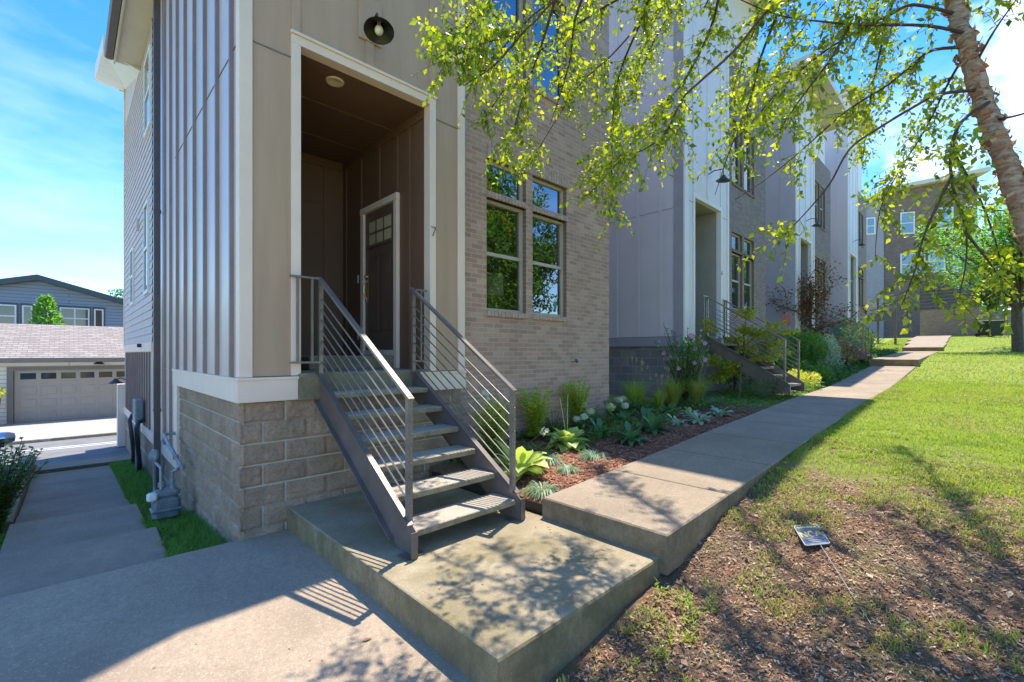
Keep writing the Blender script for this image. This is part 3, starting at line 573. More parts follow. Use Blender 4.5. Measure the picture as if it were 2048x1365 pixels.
    rk.add([(X0 - .62, a0, b0 + .25), (X0 + .1, a0, b0), (X0 + .1, a1, b1), (X0 - .62, a1, b1 + .1), (X0 - .62, a0, b0 + .55), (X0 + .1, a0, b0 + .55), (X0 + .1, a1, b1 + .5), (X0 - .62, a1, b1 + .5)], [(0, 3, 2, 1), (4, 5, 6, 7), (0, 1, 5, 4), (1, 2, 6, 5), (2, 3, 7, 6), (3, 0, 4, 7)])
    rk.build('rear_eave', 'whitetrim', H)
    one('rear_roof', 'shingle', H, (X0 - .1, 3.75, 10.9, YB + .3, 9.1, 9.3), (X0 - .58, X0 + 2.6, 10.92, 12.9, 8.05, 8.15)); one('rear_wall', 'lap', H, (X0 + .005, X0 + .03, ys_, YB, 7.85, 9.2))
    # lamp over the porch
    yl = 4.42; lam = MB(); lam.tube([(2.42, YF - .03, 5.16), (2.40, YF - .14, 5.19), (2.36, yl + .08, 5.16), (2.35, yl + .03, 5.05)], .011, 8); lam.lathe([(0, .012), (.055, .012), (.06, 0)], (2.42, YF - .03, 5.16), 16, (0, -1, 0))
    lam_ = lam.build('wall_lamp', 'lampblack', H)
    ax = (.16, .28, 1); MB().lathe([(.028, .10), (.035, .05), (.075, .012), (.152, -.05), (.155, -.052)], (2.34, yl, 4.96), 32, ax).build('lamp_shade', 'lampblack', lam_, smooth=True)
    MB().lathe([(.0, .095), (.026, .095), (.033, .046), (.073, .008), (.151, -.053)], (2.34, yl, 4.96), 32, ax).build('shade_lining', 'lampin', lam_, smooth=True)
    MB().lathe([(.018, .07), (.02, .03), (.040, -.015), (.046, -.045), (.034, -.078), (.0, -.09)], (2.34, yl, 4.96), 20, ax).build('bulb', 'bulb', lam_, smooth=True)
    # number
    t = MB(); xn, zn, yn = 3.262, 3.05, YF - .034; t.bar((xn - .035, yn, zn + .055), (xn + .035, yn, zn + .055), .006, .010); t.bar((xn + .033, yn, zn + .055), (xn - .012, yn, zn - .055), .006, .010); t.build('number_seven', 'steel', H)
    # side sconce, security lamp
    s_ = MB(); s_.tube([(X0, 16.6, .80), (X0 - .12, 16.6, .86), (X0 - .22, 16.6, .80)], .015); s_.lathe([(.03, .1), (.06, .06), (.16, -.02), (.165, -.03)], (X0 - .22, 16.6, .74), 20); s_.build('side_sconce', 'lampblack', H)
    s_ = MB(); s_.box(X0 - .10, X0 - .03, 12.5, 12.6, 1.66, 1.74, b=.01); s_.build('security_lamp', 'black', H)
    return H
MT['skyglass'] = mat('sky_tinted_glass', (.16, .30, .42), .08, 0, .05, bst=0, spec=1.)  # sky reflection put into the pane as a blue base colour
m, N_, L_, B_ = newmat('lampshade_glass'); B_.inputs['Base Color'].default_value = (.55, .47, .3, 1); B_.inputs['Roughness'].default_value = .15; MT['lampshade_glass'] = m
MT['bulbtrim'] = mat('light_trim', (.75, .58, .36), .4)
house7()
# table lamp behind the left window
T = thing('table_lamp', 'table lamp with pale green drum shade behind the left ground floor window', 'lamp', (4.73, 5.32, 1.6))
MB().lathe([(.18, .0), (.165, .34), (.163, .34), (.178, .0)], (4.73, 5.32, 2.42), 28).build('lamp_shade', 'shade', T, smooth=True)
MB().lathe([(.09, 0), (.08, .03), (.02, .06), (.018, .85)], (4.73, 5.32, 1.62), 16).build('stand', 'brass', T, smooth=True)
# ============================================================ metal stairs
def stairs(loc, label, group, first):
    ox, oy, oz = loc
    T = thing('metal_staircase', label, 'staircase', (ox, oy, oz), group)
    XL, XR = ox, ox + 1.10; y_b, y_t = oy - 1.81, oy; sl_ = (1.33 - .24) / (y_t - y_b + .0)
    def zt(y): return oz + .245 + (y - y_b) * .622
    for X in (XL, XR):
        s = MB(); o_ = [(y_t - .005, zt(y_t) - .01), (y_t - .005, zt(y_t) - .32), (y_b + .30, oz + .065), (y_b + .22, oz + .005), (y_b - .055, oz + .005), (y_b - .055, oz + .20), (y_b + .01, zt(y_b))]
        s.prism(o_, 0, X - .006, X + .006)
        sg = -1 if X == XL else 1
        s.bar((X + sg * .022, y_b, zt(y_b) - .006), (X + sg * .022, y_t, zt(y_t) - .006), .056, .010)
        s.bar((X + sg * .022, y_b + .27, oz + .06), (X + sg * .022, y_t, zt(y_t) - .325), .056, .010)
        s.box(X - .006 if sg > 0 else X - .05, X + .05 if sg > 0 else X + .006, y_b - .062, y_b - .050, oz + .005, oz + .20)
        s.box(X - .09, X + .09, y_b - .03, y_b + .08, oz + .003, oz + .013)
        s.build('stringer', 'steel2', T)
    for k in range(6):
        z = oz + .19 * (k + 1) - .002; y = y_b + .286 * k
        MB().box(XL + .008, XR - .008, y, y + .305, z - .052, z, b=.006).build('tread', 'tread', T)
    for X in (XL, XR):
        rl = MB(); yb2 = y_b + .055
        rl.bar((X, yb2 - .03, zt(yb2 - .03) + .92), (X, y_t - .01, zt(y_t - .01) + .95), .050, .024)
        rail = rl.build('railing', 'steel', T)
        for y, h in ((yb2, .925), (y_t - .05, .935)): one('post', 'steel', rail, (X - .021, X + .021, y - .021, y + .021, zt(y) - .04, zt(y) + h))
        for k in range(7):
            h = .115 + k * .108
            MB().tube([(X, yb2 - .03, zt(yb2 - .03) + h), (X, y_t - .015, zt(y_t - .015) + h)], .0075, 8).build('bar', 'steel', rail)
    for X0_, X1_, g_ in ((XL - .30, XL - .02, 1), (XR + .02, XR + .18, 1)):
        gm = MB(); y = oy - .06; zf = oz + 1.33; gm.box(X0_, X1_, y - .02, y + .02, zf + .955, zf + .975); gm.box(X0_, X1_, y - .012, y + .012, zf + .10, zf + .12)
        n = 2 if X1_ - X0_ > .2 else 1
        for k in range(n): x = X0_ + (X1_ - X0_) * (k + .5) / n; gm.box(x - .011, x + .011, y - .011, y + .011, zf + .12, zf + .955)
        gm.build('guard_panel', 'steel', T)
    return T
stairs((1.86, 4.80, 0), 'taupe steel staircase with concrete treads rising from the mossy pad to porch 7', 'entry staircases', True)
stairs((11.35, 4.80, .64), 'dark steel staircase behind the yellow green maple, rising to porch 6', 'entry staircases', False)
stairs((20.9, 4.80, 1.30), 'far steel staircase half hidden behind the purple maple and shrubs', 'entry staircases', False)
# edging strip
e = MB(); ep = [(3.24, 4.75), (3.225, 3.75), (3.235, 2.88)]
for a, b in zip(ep[:-1], ep[1:]): e.bar((*a, .0), (*b, .03), .018, .14)
tag(e.build('bed_edging', 'black'), 'black plastic edging strip between concrete pad and mulch bed', 'edging')
# ============================================================ other townhouses
def house(ox, dz, label, side, front, trim, sidetrim, brick, digit, base):
    H = thing('townhouse', label, 'townhouse', (ox + 3, YF, dz), 'row of townhouses')
    TT = (11.6 if digit == 6 else 10.2 if ox < 25 else 12.2) + dz; BT = (9.2 if digit == 6 else 8.6) + dz; OV = 1.5 if digit == 6 else .7 if ox < 25 else .45; yb = YF + .08; YB = 16
    X = lambda v: ox + v
    P = MB(); holed(P, 1, YF, X(.2), X(2.53), 1.3 + dz, TT, [(X(.45), X(2.15), 1.3 + dz, 4.7 + dz)]); P.build('front_panel', front, H)
    one('corner_board', trim, H, (X(-.01), X(.2), YF - .02, YF + .015, 1.07 + dz, TT), (X(2.53), X(2.64), YF - .02, YF + .1, 1.07 + dz, TT)); one('corner_board', sidetrim, H, (X(-.02), X(.19), YF + .015, YF + .25, 1.30 + dz, TT))
    one('batten', front, H, (X(.45), X(.53), YF - .018, YF, 4.76 + dz, TT), (X(1.25), X(1.33), YF - .018, YF, 4.76 + dz, TT), (X(2.08), X(2.16), YF - .018, YF, 4.76 + dz, TT))
    for q_ in ((X(.2), X(.44), YF - .006, YF, 4.48 + dz, 4.495 + dz), (X(2.16), X(2.53), YF - .006, YF, 4.48 + dz, 4.495 + dz), (X(-.006), X(0), YF + .25, 12, 4.31 + dz, 4.325 + dz)): one('joint_flashing', sidetrim, H, q_)
    one('porch_frame', trim, H, (X(.445), X(.53), YF - .025, YF + .1, 1.3 + dz, 4.62 + dz), (X(2.075), X(2.165), YF - .025, YF + .1, 1.3 + dz, 4.62 + dz), (X(.445), X(2.165), YF - .025, YF + .1, 4.62 + dz, 4.71 + dz))
    xa, xb, yk, zc, zf = X(.53), X(2.08), 7.3, 4.62 + dz, 1.32 + dz; pr = MB()
    pr.quad((xa, YF + .1, zf), (xa, yk, zf), (xa, yk, zc), (xa, YF + .1, zc)); pr.quad((xa, yk, zf), (xb, yk, zf), (xb, yk, zc), (xa, yk, zc)); pr.quad((xb, yk, zf), (xb, YF + .1, zf), (xb, YF + .1, zc), (xb, yk, zc)); pr.quad((xa, YF + .1, zc), (xb, YF + .1, zc), (xb, yk, zc), (xa, yk, zc))
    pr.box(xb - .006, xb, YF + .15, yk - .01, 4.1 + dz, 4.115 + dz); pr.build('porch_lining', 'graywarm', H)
    one('porch_floor', 'porchslab', H, (X(.5), X(2.1), YF - .02, 7.32, 1.12 + dz, 1.33 + dz))
    dr = one('door', 'door', H, (xb - .03, xb - .005, 5.6, 6.5, 1.5 + dz, 3.6 + dz)); one('pane', 'dglass', dr, (xb - .034, xb - .029, 5.75, 6.35, 3.1 + dz, 3.45 + dz))
    one('side_panel', side, H, (X(0), X(.05), YF + .25, 14, 1.30 + dz, TT))
    one('side_batten', side, H, *[(X(-.02), X(.001), y, y + .075, 1.30 + dz, TT) for y in np.arange(YF + .55, 13, .61)])
    one('base_trim', sidetrim, H, (X(-.025), X(.02), YF + .02, 14, 1.07 + dz, 1.29 + dz)); one('base_trim', trim, H, (X(-.03), X(.5), YF - .03, YF + .019, 1.07 + dz, 1.28 + dz), (X(2.1), X(2.64), YF - .03, YF + .02, 1.07 + dz, 1.28 + dz))
    one('foundation_side', 'block6', H, (X(.03), X(.2), YF + .1, 14, dz - .5, 1.07 + dz)); one('foundation_front', base, H, (X(.03), X(2.6), YF + .04, YF + .0999, dz - .5, 1.07 + dz))
    WW = [(X(3.10), X(3.90)), (X(4.04), X(4.87))]; hl = []
    for a, b in WW: hl += [(a, b, 2.14 + dz, 3.745 + dz), (a, b, 3.83 + dz, 4.31 + dz), (a, b, 5.7 + dz, 7.5 + dz)]
    B = MB(); holed(B, 1, yb, X(2.6), X(5.95), dz - .3, BT, hl); B.quad((X(5.95), yb, dz - .3), (X(5.95), YB, dz - .3), (X(5.95), YB, BT), (X(5.95), yb, BT)); B.build('brick_wall', brick, H)
    so_ = MB()
    for a, b in WW:
        for z in (2.06, 3.745, 5.62): so_.box(a - .01, b + .01, yb - .03, yb + .1, z + dz, z + .08 + dz)
        window(H, a, b, yb, 2.14 + dz, 3.745 + dz, 2.97 + dz, glass='dglass'); window(H, a, b, yb, 3.83 + dz, 4.31 + dz, glass='dglass'); window(H, a, b, yb, 5.7 + dz, 7.5 + dz, 6.6 + dz, glass='dglass')
    so_.build('brick_sills', 'jamb', H)
    # mono-pitch roof; deep overhang out of view, added to shade the walk below
    rf = MB(); rf.add([(X(-OV * .47), YF - OV, TT + .5), (X(5.95) + .3, YF - OV, TT + .5), (X(5.95) + .3, YB, TT - .6), (X(-OV * .47), YB, TT - .6), (X(-OV * .47), YF - OV, TT + .75), (X(5.95) + .3, YF - OV, TT + .75), (X(5.95) + .3, YB, TT - .35), (X(-OV * .47), YB, TT - .35)], [(0, 3, 2, 1), (4, 5, 6, 7), (0, 1, 5, 4), (1, 2, 6, 5), (2, 3, 7, 6), (3, 0, 4, 7)]); rf.build('roof', 'soffit', H)
    one('upper_wall', front, H, (X(.03), X(2.6), YF + .06, YB, TT - .3, TT + .4), (X(2.6), X(5.9), YF + .3, YB, BT, TT + .4))
    yl = 4.42; z = 5.17 + dz; lam = MB(); lam.tube([(X(1.3), YF, z + .2), (X(1.3), YF - .16, z + .26), (X(1.3), yl, z + .24), (X(1.3), yl, z + .1)], .014, 8); lam_ = lam.build('wall_lamp', 'lampblack', H)
    MB().lathe([(.0, .10), (.035, .09), (.075, .02), (.17, -.05), (.165, -.052), (.07, .0), (0, .01)], (X(1.3), yl, z), 24, (0, -.1, 1)).build('lamp_shade', 'lampblack', lam_, smooth=True)
    if digit:
        n = MB(); xn, zn = X(2.12), 3.0 + dz; pts = [(.03 * math.cos(a), .03 * math.sin(a) - .02) for a in np.linspace(0, 2 * PI, 12)] if digit == 6 else [(-.02, -.05), (.025, -.05), (.03, 0), (-.02, .01), (-.02, .05), (.03, .05)]
        n.tube([(xn + a, YF - .034, zn + b) for a, b in pts], .005, 5)
        if digit == 6: n.tube([(xn - .03, YF - .034, zn - .02), (xn - .02, YF - .034, zn + .03), (xn + .01, YF - .034, zn + .06)], .005, 5)
        n.build('house_number', 'steel', H)
    return H
house(10.2, .64, 'townhouse with pale grey porch front and number 6 beside the flowering shrub', 'greypanel', 'palepanel', 'paletrim', 'greytrim', 'brick6', 6, 'block6f')
house(19.26, 1.30, 'blue grey townhouse behind the purple leaved maple', 'bluepanel', 'palepanel', 'paletrim', 'bluepanel', 'brick6', 0, 'block6f')
house(28.6, 2.1, 'farthest pale grey townhouse of the row, mostly behind birch leaves', 'greypanel', 'palepanel', 'paletrim', 'greypanel', 'brick6', 0, 'block6f')
# ============================================================ across the street
def garage():
    y = 24.6; G = thing('garage', 'low white garage across the street with brown shingle roof and grey panelled door', 'garage', (1, y, -1.05))
    one('wall', 'whiteside', G, (-9, -1.62, y, y + .2, -1.05, 1.3), (3.5, 9, y, y + .2, -1.05, 1.3), (-1.62, 3.5, y, y + .2, 1.02, 1.3))
    one('door_trim', 'gtrim', G, (-1.62, -1.46, y - .04, y + .1, -1.02, .90), (3.0, 3.5, y - .04, y + .1, -1.02, .90), (-1.62, 3.5, y - .04, y + .1, .90, 1.03))
    d = MB(); yd = y + .06; xs_ = np.linspace(-1.365, 2.93, 9); zs_ = [-1.02, -.56, -.09, .38, .86]
    hs_ = [(a + .07, b - .06, .57, .80) for a, b in zip(xs_[:-1], xs_[1:])]
    holed(d, 1, yd, -1.44, 3.0, -1.02, .90, hs_)
    for j in range(3):
        for a, b in zip(xs_[:-1], xs_[1:]): d.box(a + .07, b - .05, yd - .012, yd, zs_[j] + .09, zs_[j + 1] - .09, b=.008)
    for z in zs_[1:4]: d.box(-1.46, 3.36, yd - .004, yd + .001, z - .006, z + .006)
    dr = d.build('door', 'gdoor', G)
    for h in hs_: one('pane', 'dglass', dr, (h[0], h[1], yd + .01, yd + .02, h[2], h[3]))
    r = MB(); r.add([(-10, y - .45, 1.36), (10, y - .45, 1.36), (10, y + 3.6, 2.78), (-10, y + 3.6, 2.78), (-10, y + 7.5, 1.36), (10, y + 7.5, 1.36)], [(0, 1, 2, 3), (3, 2, 5, 4)]); r.build('roof', 'shingle', G)
    one('gutter', 'eave', G, (-10, 10, y - .52, y - .40, 1.22, 1.37), (-10, 10, y - .40, y, 1.20, 1.24))
    s_ = MB(); s_.box(.80, .90, y - .12, y - .02, 1.12, 1.36); s_.lathe([(.04, .14), (.05, .08), (.17, -.02), (.17, -.035)], (.85, y - .22, 1.14), 16); s_.build('wall_lamp', 'lampblack', G)
garage()
def bluehouse():
    y = 31.5; B = thing('gabled_house', 'blue grey gabled house behind the garage roof with white framed windows', 'house', (-1, y, -1))
    ap = (-1.09, 5.02); sr = (7.0, 2.62)
    m2 = MB(); m2.add([(-14, y, -1), (sr[0], y, -1), (sr[0], y, sr[1]), (ap[0], y, ap[1]), (-14, y, 1.3)], [(0, 1, 2, 3, 4)]); m2.build('wall', 'blueside', B)
    f = MB()
    for a, b in ((ap, (8.2, 2.28)), ((-14, 1.2), ap)):
        f.add([(a[0], y - .35, a[1]), (b[0], y - .35, b[1]), (b[0], y - .35, b[1] + .26), (a[0], y - .35, a[1] + .26), (a[0], y + 9, a[1] + .02), (b[0], y + 9, b[1] + .02), (b[0], y + 9, b[1] + .28), (a[0], y + 9, a[1] + .28)], [(0, 1, 2, 3), (0, 4, 5, 1), (3, 2, 6, 7), (0, 3, 7, 4), (1, 5, 6, 2)])
    f.build('roof_edge', 'darkeave', B)
    for x0, x1, n in ((-2.9, -1.77, 1), (-1.594, -1.253, 1), (-.80, -.513, 1), (-.34, .74, 2), (.908, 1.269, 1)):
        z0, z1 = 2.0, 3.80; w_ = MB(); w_.box(x0, x1, y - .05, y, z1 - .06, z1).box(x0, x1, y - .05, y, z0, z0 + .06)
        for k in range(n + 1): xx = x0 + (x1 - x0 - .06) * k / n; w_.box(xx, xx + .06, y - .05, y, z0 + .06, z1 - .06)
        if x1 - x0 > .8: w_.box(x0 + .06, x1 - .06, y - .045, y, 3.24, 3.30)
        wo = w_.build('window', 'whitetrim', B); one('surround', 'darkeave', wo, (x0 - .06, x1 + .06, y - .03, y - .002, z0 - .08, z1 + .10))
        one('pane', 'dglass', wo, (x0 + .06, x1 - .06, y - .036, y - .031, z0 + .06, z1 - .06))
    r = MB(); r.add([(-1, y + 4, 3.2), (16, y + 4, 3.2), (16, y + 9, 5.15), (-1, y + 9, 5.15)], [(0, 1, 2, 3)]); r.build('rear_roof', 'shingle', B)
bluehouse()
# brick building closing the far end, with deck
def farbuilding():
    B = thing('townhouse', 'brown brick building closing the far end of the lawn, with blue reflecting windows', 'townhouse', (46, 4, 2.7))
    a = at(1700, 640, 43); b = at(1955, 640, 40); ux = (b - a); ux.z = 0; Lw = ux.length; ux.normalize(); nrm = Vector((ux.y, -ux.x, 0))
    if nrm.dot(-a) < 0: nrm = -nrm
    def U(px): d = at(px, 640, 1); t = (a.x * ux.y - a.y * ux.x) / (d.x * ux.y - d.y * ux.x); return (Vector((d.x * t, d.y * t)) - Vector((a.x, a.y))).dot(Vector((ux.x, ux.y))), t
    def ZZ(px, py): return EYE + (HY - py) / FPX * U(px)[1]
    def P(u, z, d=0): p = a + ux * u + nrm * d; return (p.x, p.y, z)
    def bx(mb, u0, u1, d0, d1, z0, z1): mb.add([P(u, z, d) for z in (z0, z1) for d in (d0, d1) for u in (u0, u1)], [(0, 2, 3, 1), (4, 5, 7, 6), (0, 1, 5, 4), (2, 6, 7, 3), (0, 4, 6, 2), (1, 3, 7, 5)])
    u0, uR = U(1765)[0], Lw; zl, zr_ = ZZ(1765, 388), ZZ(1955, 352)
    w_ = MB(); w_.add([P(u, z, d) for d in (0, -7) for u, z in ((u0, 2), (uR, 2), (uR, zr_), (u0, zl))], [(0, 1, 2, 3), (1, 5, 6, 2), (4, 0, 3, 7), (5, 4, 7, 6)]); w_.build('brick_wall', 'endbrick', B)
    m2 = MB(); bx(m2, 0, u0, -5, .25, 2, zl - .6); m2.build('side_bay', 'greytrim', B)
    r = MB(); r.add([P(u, z + h, d) for h in (0, .35) for d in (.8, -7) for u, z in ((u0 - .3, zl - .05), (uR + .5, zr_ + .1))], [(0, 1, 3, 2), (4, 6, 7, 5), (0, 4, 5, 1), (1, 5, 7, 3), (3, 7, 6, 2), (2, 6, 4, 0)]); bx(r, -.4, u0 - .31, -5, .8, zl - .6, zl - .3); r.build('roof', 'soffit', B)
    for p0, p1, q0, q1 in ((1729, 1748, 438, 472), (1800, 1829, 426, 470), (1873, 1906, 417, 460), (1800, 1850, 508, 552), (1856, 1890, 502, 546), (1905, 1930, 500, 545)):
        d0 = .25 if p0 < 1760 else 0; ua, ub = U(p0)[0], U(p1)[0]; za, zb = ZZ(p0, q1), ZZ(p0, q0); f = MB(); bx(f, ua, ub, d0, d0 + .08, za, zb); fo = f.build('window', 'whitetrim', B); zm = (za + zb) / 2
        for k, (c_, e_) in enumerate(((za + .12, zm - .04), (zm + .04, zb - .12))): g = MB(); bx(g, ua + .12, ub - .12, d0 + .08, d0 + .10, c_, e_); g.build('pane', 'skyglass', fo)
farbuilding()
def zplane_wall(name, lab, cat, p0, p1, z0, z1, t, m):
    p0, p1 = Vector(p0), Vector(p1); mb = MB(); d = (p1 - p0).normalized(); n = Vector((-d.y, d.x))
    V = [(p.x + n.x * s, p.y + n.y * s, z) for z in (z0, z1) for s in (0, t) for p in (p0, p1)]
    mb.add(V, [(0, 2, 3, 1), (4, 5, 7, 6), (0, 1, 5, 4), (2, 6, 7, 3), (0, 4, 6, 2), (1, 3, 7, 5)])
    return tag(mb.build(name, m), lab, cat)
a = at(1840, 670, 36); b = at(1958, 668, 33)
zplane_wall('retaining_wall', 'low brown brick retaining wall at the end of the lawn, under the slatted fence', 'wall', (a.x, a.y), (b.x, b.y), 2.2, 4.9, .4, 'rbrick')
f = MB()
F_ = thing('slat_fence', 'dark horizontal slat fence on top of the low brick wall', 'fence', (a.x, a.y, 4.9))
for k in range(9): f.bar((a.x, a.y, 5.05 + k * .26), (b.x, b.y, 5.05 + k * .26), .04, .19)
f.build('slats', 'darkwood', F_)
for k in range(4): p = a.lerp(b, k / 3); one('post', 'steel2', F_, (p.x - .06, p.x + .06, p.y + .06, p.y + .18, 4.9, 7.3))
a2 = at(1962, 668, 34); b2 = at(2090, 668, 30)
zplane_wall('retaining_wall', 'pale green grey block wall at the right edge, behind the second tree', 'wall', (a2.x, a2.y), (b2.x, b2.y), 2.2, 4.6, .4, 'stone')
# deck
a = at(1718, 640, 31); D_ = thing('wooden_deck', 'raised grey deck with thin railing beyond the shrubs', 'deck', (a.x, a.y, 2.2))
dx0 = at(1725, 640, 33); dx1 = at(1790, 640, 29)
dm = MB(); dm.add([(dx0.x, dx0.y, z) for z in (3.7, 4.1)] + [(dx1.x, dx1.y, z) for z in (3.7, 4.1)] + [(dx1.x + 2.5, dx1.y + 2.5, z) for z in (3.7, 4.1)] + [(dx0.x + 2.5, dx0.y + 2.5, z) for z in (3.7, 4.1)], [(0, 2, 3, 1), (2, 4, 5, 3), (4, 6, 7, 5), (6, 0, 1, 7), (1, 3, 5, 7), (0, 6, 4, 2)]); dm.build('platform', 'bin', D_)
for p in (dx0, dx1, dx0.lerp(dx1, .5)): one('post', 'steel2', D_, (p.x - .06, p.x + .06, p.y - .08, p.y + .04, 2.0, 5.3))
rl = MB()
for z in (4.5, 4.75, 5.0, 5.3): rl.bar((dx0.x, dx0.y, z), (dx1.x, dx1.y, z), .03, .04)
rl.build('railing', 'steel2', D_)
# wheelie bins
for k, (px, lab) in enumerate(((1967, 'dark green wheelie bin left of the pair at the end of the lawn'), (1994, 'dark green wheelie bin right of the pair, nearer the second tree'))):
    p = at(px, 668, 31 - k); z = gz(p.x, p.y); q = thing('wheelie_bin', lab, 'bin', (p.x, p.y, z), 'wheelie bins')
    m_ = MB(); V = [(p.x + s * x, p.y + s * y, z + h) for h, s in ((.08, .8), (1.0, 1.05)) for x, y in ((-.3, -.32), (.3, -.32), (.3, .32), (-.3, .32))]; m_.add(V, [(3, 2, 1, 0), (4, 5, 6, 7), (0, 1, 5, 4), (1, 2, 6, 5), (2, 3, 7, 6), (3, 0, 4, 7)]); m_.build('body', 'bin', q)
    one('lid', 'bin', q, (p.x - .34, p.x + .34, p.y - .38, p.y + .36, z + 1.0, z + 1.09), b=.03)
    m_ = MB(); m_.tube([(p.x - .3, p.y + .3, z + .12), (p.x + .3, p.y + .3, z + .12)], .12, 14); m_.build('wheels', 'rubber', q)
# ============================================================ utilities on the side wall
G = thing('gas_meter', 'grey gas meter with regulator and pipes standing in the grass by the block wall', 'gas meter', (.84, 7.05, -.55))
m_ = MB(); mx_, my_, mz = .86, 7.02, -.50
m_.box(mx_ - .14, mx_ + .14, my_ - .10, my_ + .10, mz, mz + .27, b=.035); m_.box(mx_ - .155, mx_ + .155, my_ - .115, my_ + .115, mz + .10, mz + .135, b=.012); m_.box(mx_ - .13, mx_ + .13, my_ - .09, my_ + .09, mz + .265, mz + .36, b=.03)
for sx in (-.09, 0, .09): m_.lathe([(0, .006), (.01, .006), (.012, 0)], (mx_ + sx, my_ - .117, mz + .118), 8, (0, -1, 0))
m_.build('meter_body', 'meter', G)
m_ = MB(); m_.box(mx_ - .20, mx_ - .10, my_ - .15, my_ - .05, mz + .26, mz + .36, b=.02); m_.build('dial', 'white', G)
m_ = MB(); m_.tube([(mx_ + .06, my_, mz + .34), (mx_ + .06, my_, mz + .56), (mx_ + .10, my_ - .02, mz + .58), (mx_ + .16, my_ + .02, mz + .60), (mx_ + .12, my_ + .7, mz + .78), (mx_ + .12, my_ + 1.2, mz + .86), (1.17, my_ + 1.25, mz + .86)], .022, 10)
m_.tube([(mx_ - .05, my_, mz + .34), (mx_ - .05, my_ + .02, mz + .62), (mx_ - .08, my_ + .35, mz + .66), (mx_ - .06, my_ + .5, mz + .3), (mx_ - .06, my_ + .5, mz - .1)], .018, 10)
for p in ((mx_ + .06, my_, mz + .45), (mx_ + .14, my_ + .3, mz + .68), (mx_ + .06, my_, mz + .37), (mx_ - .05, my_, mz + .42), (mx_ + .16, my_, mz + .6)): m_.lathe([(0, .03), (.034, .028), (.034, -.028), (0, -.03)], p, 8)
m_.build('pipes', 'pipe', G, smooth=False)
m_ = MB(); m_.lathe([(0, .05), (.05, .045), (.085, .012), (.085, -.012), (.05, -.03), (0, -.035)], (mx_ - .08, my_ + .34, mz + .72), 18, (-1, -.3, .2)); m_.lathe([(0, .09), (.03, .085), (.035, 0)], (mx_ - .08, my_ + .34, mz + .72), 12); m_.build('regulator', 'meter', G)
U = thing('electric_box', 'grey metal electric box on the side wall with black conduits dropping to the grass', 'electric box', (1.05, 12.6, -.9))
one('cabinet', 'meter', U, (.96, 1.10, 12.0, 12.5, .10, .58), b=.02)
m_ = MB(); m_.tube([(1.03, 12.3, .1), (1.03, 12.3, -1.0)], .045, 10); m_.build('riser', 'pipe', U)
for k, (ya, yb_) in enumerate(((13.4, 13.3), (12.0, 12.1))):
    m_ = MB(); m_.tube([(1.12, ya, .16), (1.02, ya - .05, .14), (.97, ya - .1, .02), (1.0, yb_ - .1, -.3), (1.04, yb_, -.7), (1.04, yb_, -.95)], .042, 10); m_.build('conduit', 'conduit', U, smooth=True)
# ============================================================ car, planter
C = thing('parked_car', 'blue car with silver mirror at the left edge, behind the dark leaved bush', 'car', (-1.75, 11.0, -.86))
zc = -.86; cx0, cx1 = -2.52, -.82
sec = [(8.1, .62, .98, .78), (8.35, .42, 1.08, .9), (9.4, .34, 1.12, .93), (10.9, .34, 1.08, .95), (11.9, .36, 1.0, .93), (12.5, .45, .86, .82), (12.68, .55, .72, .6)]
V = []; nn = 12
for y, zb, zt_, wf in sec:
    hw = (cx1 - cx0) / 2 * wf; cc = (cx0 + cx1) / 2; 
    prof = [(-1, .35), (-1.02, .6), (-.98, .85), (-.88, 1), (-.4, 1.04), (.4, 1.04), (.88, 1), (.98, .85), (1.02, .6), (1, .35), (.8, 0), (-.8, 0)]
    V += [(cc + hw * a_, y, zc + zb * .7 + (zt_ - zb * .7) * b_) for a_, b_ in prof]
Fc = [(i * nn + k, i * nn + (k + 1) % nn, (i + 1) * nn + (k + 1) % nn, (i + 1) * nn + k) for i in range(len(sec) - 1) for k in range(nn)] + [tuple(reversed(range(nn))), tuple((len(sec) - 1) * nn + k for k in range(nn))]
body = mesh_np('body', V, Fc, 'carpaint', C, smooth=True)
V = []
for y, h, wf in ((8.5, 1.08, .86), (8.95, 1.45, .70), (9.7, 1.50, .68), (10.2, 1.42, .70), (11.0, 1.06, .86)): V += [(-1.77 + s * .85 * wf_, y, zc + hh) for s, wf_, hh in ((-1, .9, 1.0), (-1, wf, h), (1, wf, h), (1, .9, 1.0))]
mesh_np('cabin', V, [(i * 4 + k, i * 4 + (k + 1) % 4, i * 4 + 4 + (k + 1) % 4, i * 4 + 4 + k) for i in range(4) for k in range(4)], 'dglass', C)
one('roof', 'carpaint', C, (-2.30, -1.24, 8.98, 10.15, zc + 1.47, zc + 1.52), b=.02)
for p_, q_ in (((-1.16, 10.15, zc + 1.45), (-1.0, 11.05, zc + 1.06)), ((-1.16, 9.0, zc + 1.46), (-1.0, 8.5, zc + 1.06))): MB().tube([p_, q_], .035, 8).build('pillar', 'chrome', C)
mr = MB().lathe([(0, .13), (.06, .12), (.085, .06), (.088, -.02), (.07, -.1), (0, -.12)], (-.70, 10.0, zc + 1.15), 16, (1, .1, 0)).build('wing_mirror', 'chrome', C, smooth=True)
one('mirror_foot', 'black', C, (-.90, -.68, 9.95, 10.05, zc + 1.02, zc + 1.07))
for y in (9.0, 11.8):
    for x in (cx0 + .05, cx1 - .25):
        wh = MB().lathe([(.0, .0), (.32, .0), (.34, .03), (.34, .17), (.32, .2), (0, .2)], (x, y, zc + .33), 22, (1, 0, 0)).build('wheel', 'rubber', C, smooth=True)
        MB().lathe([(0, .0), (.2, .0), (.22, -.01), (.22, .22), (.2, .215), (0, .215)], (x, y, zc + .33), 18, (1, 0, 0)).build('rim', 'chrome', wh)
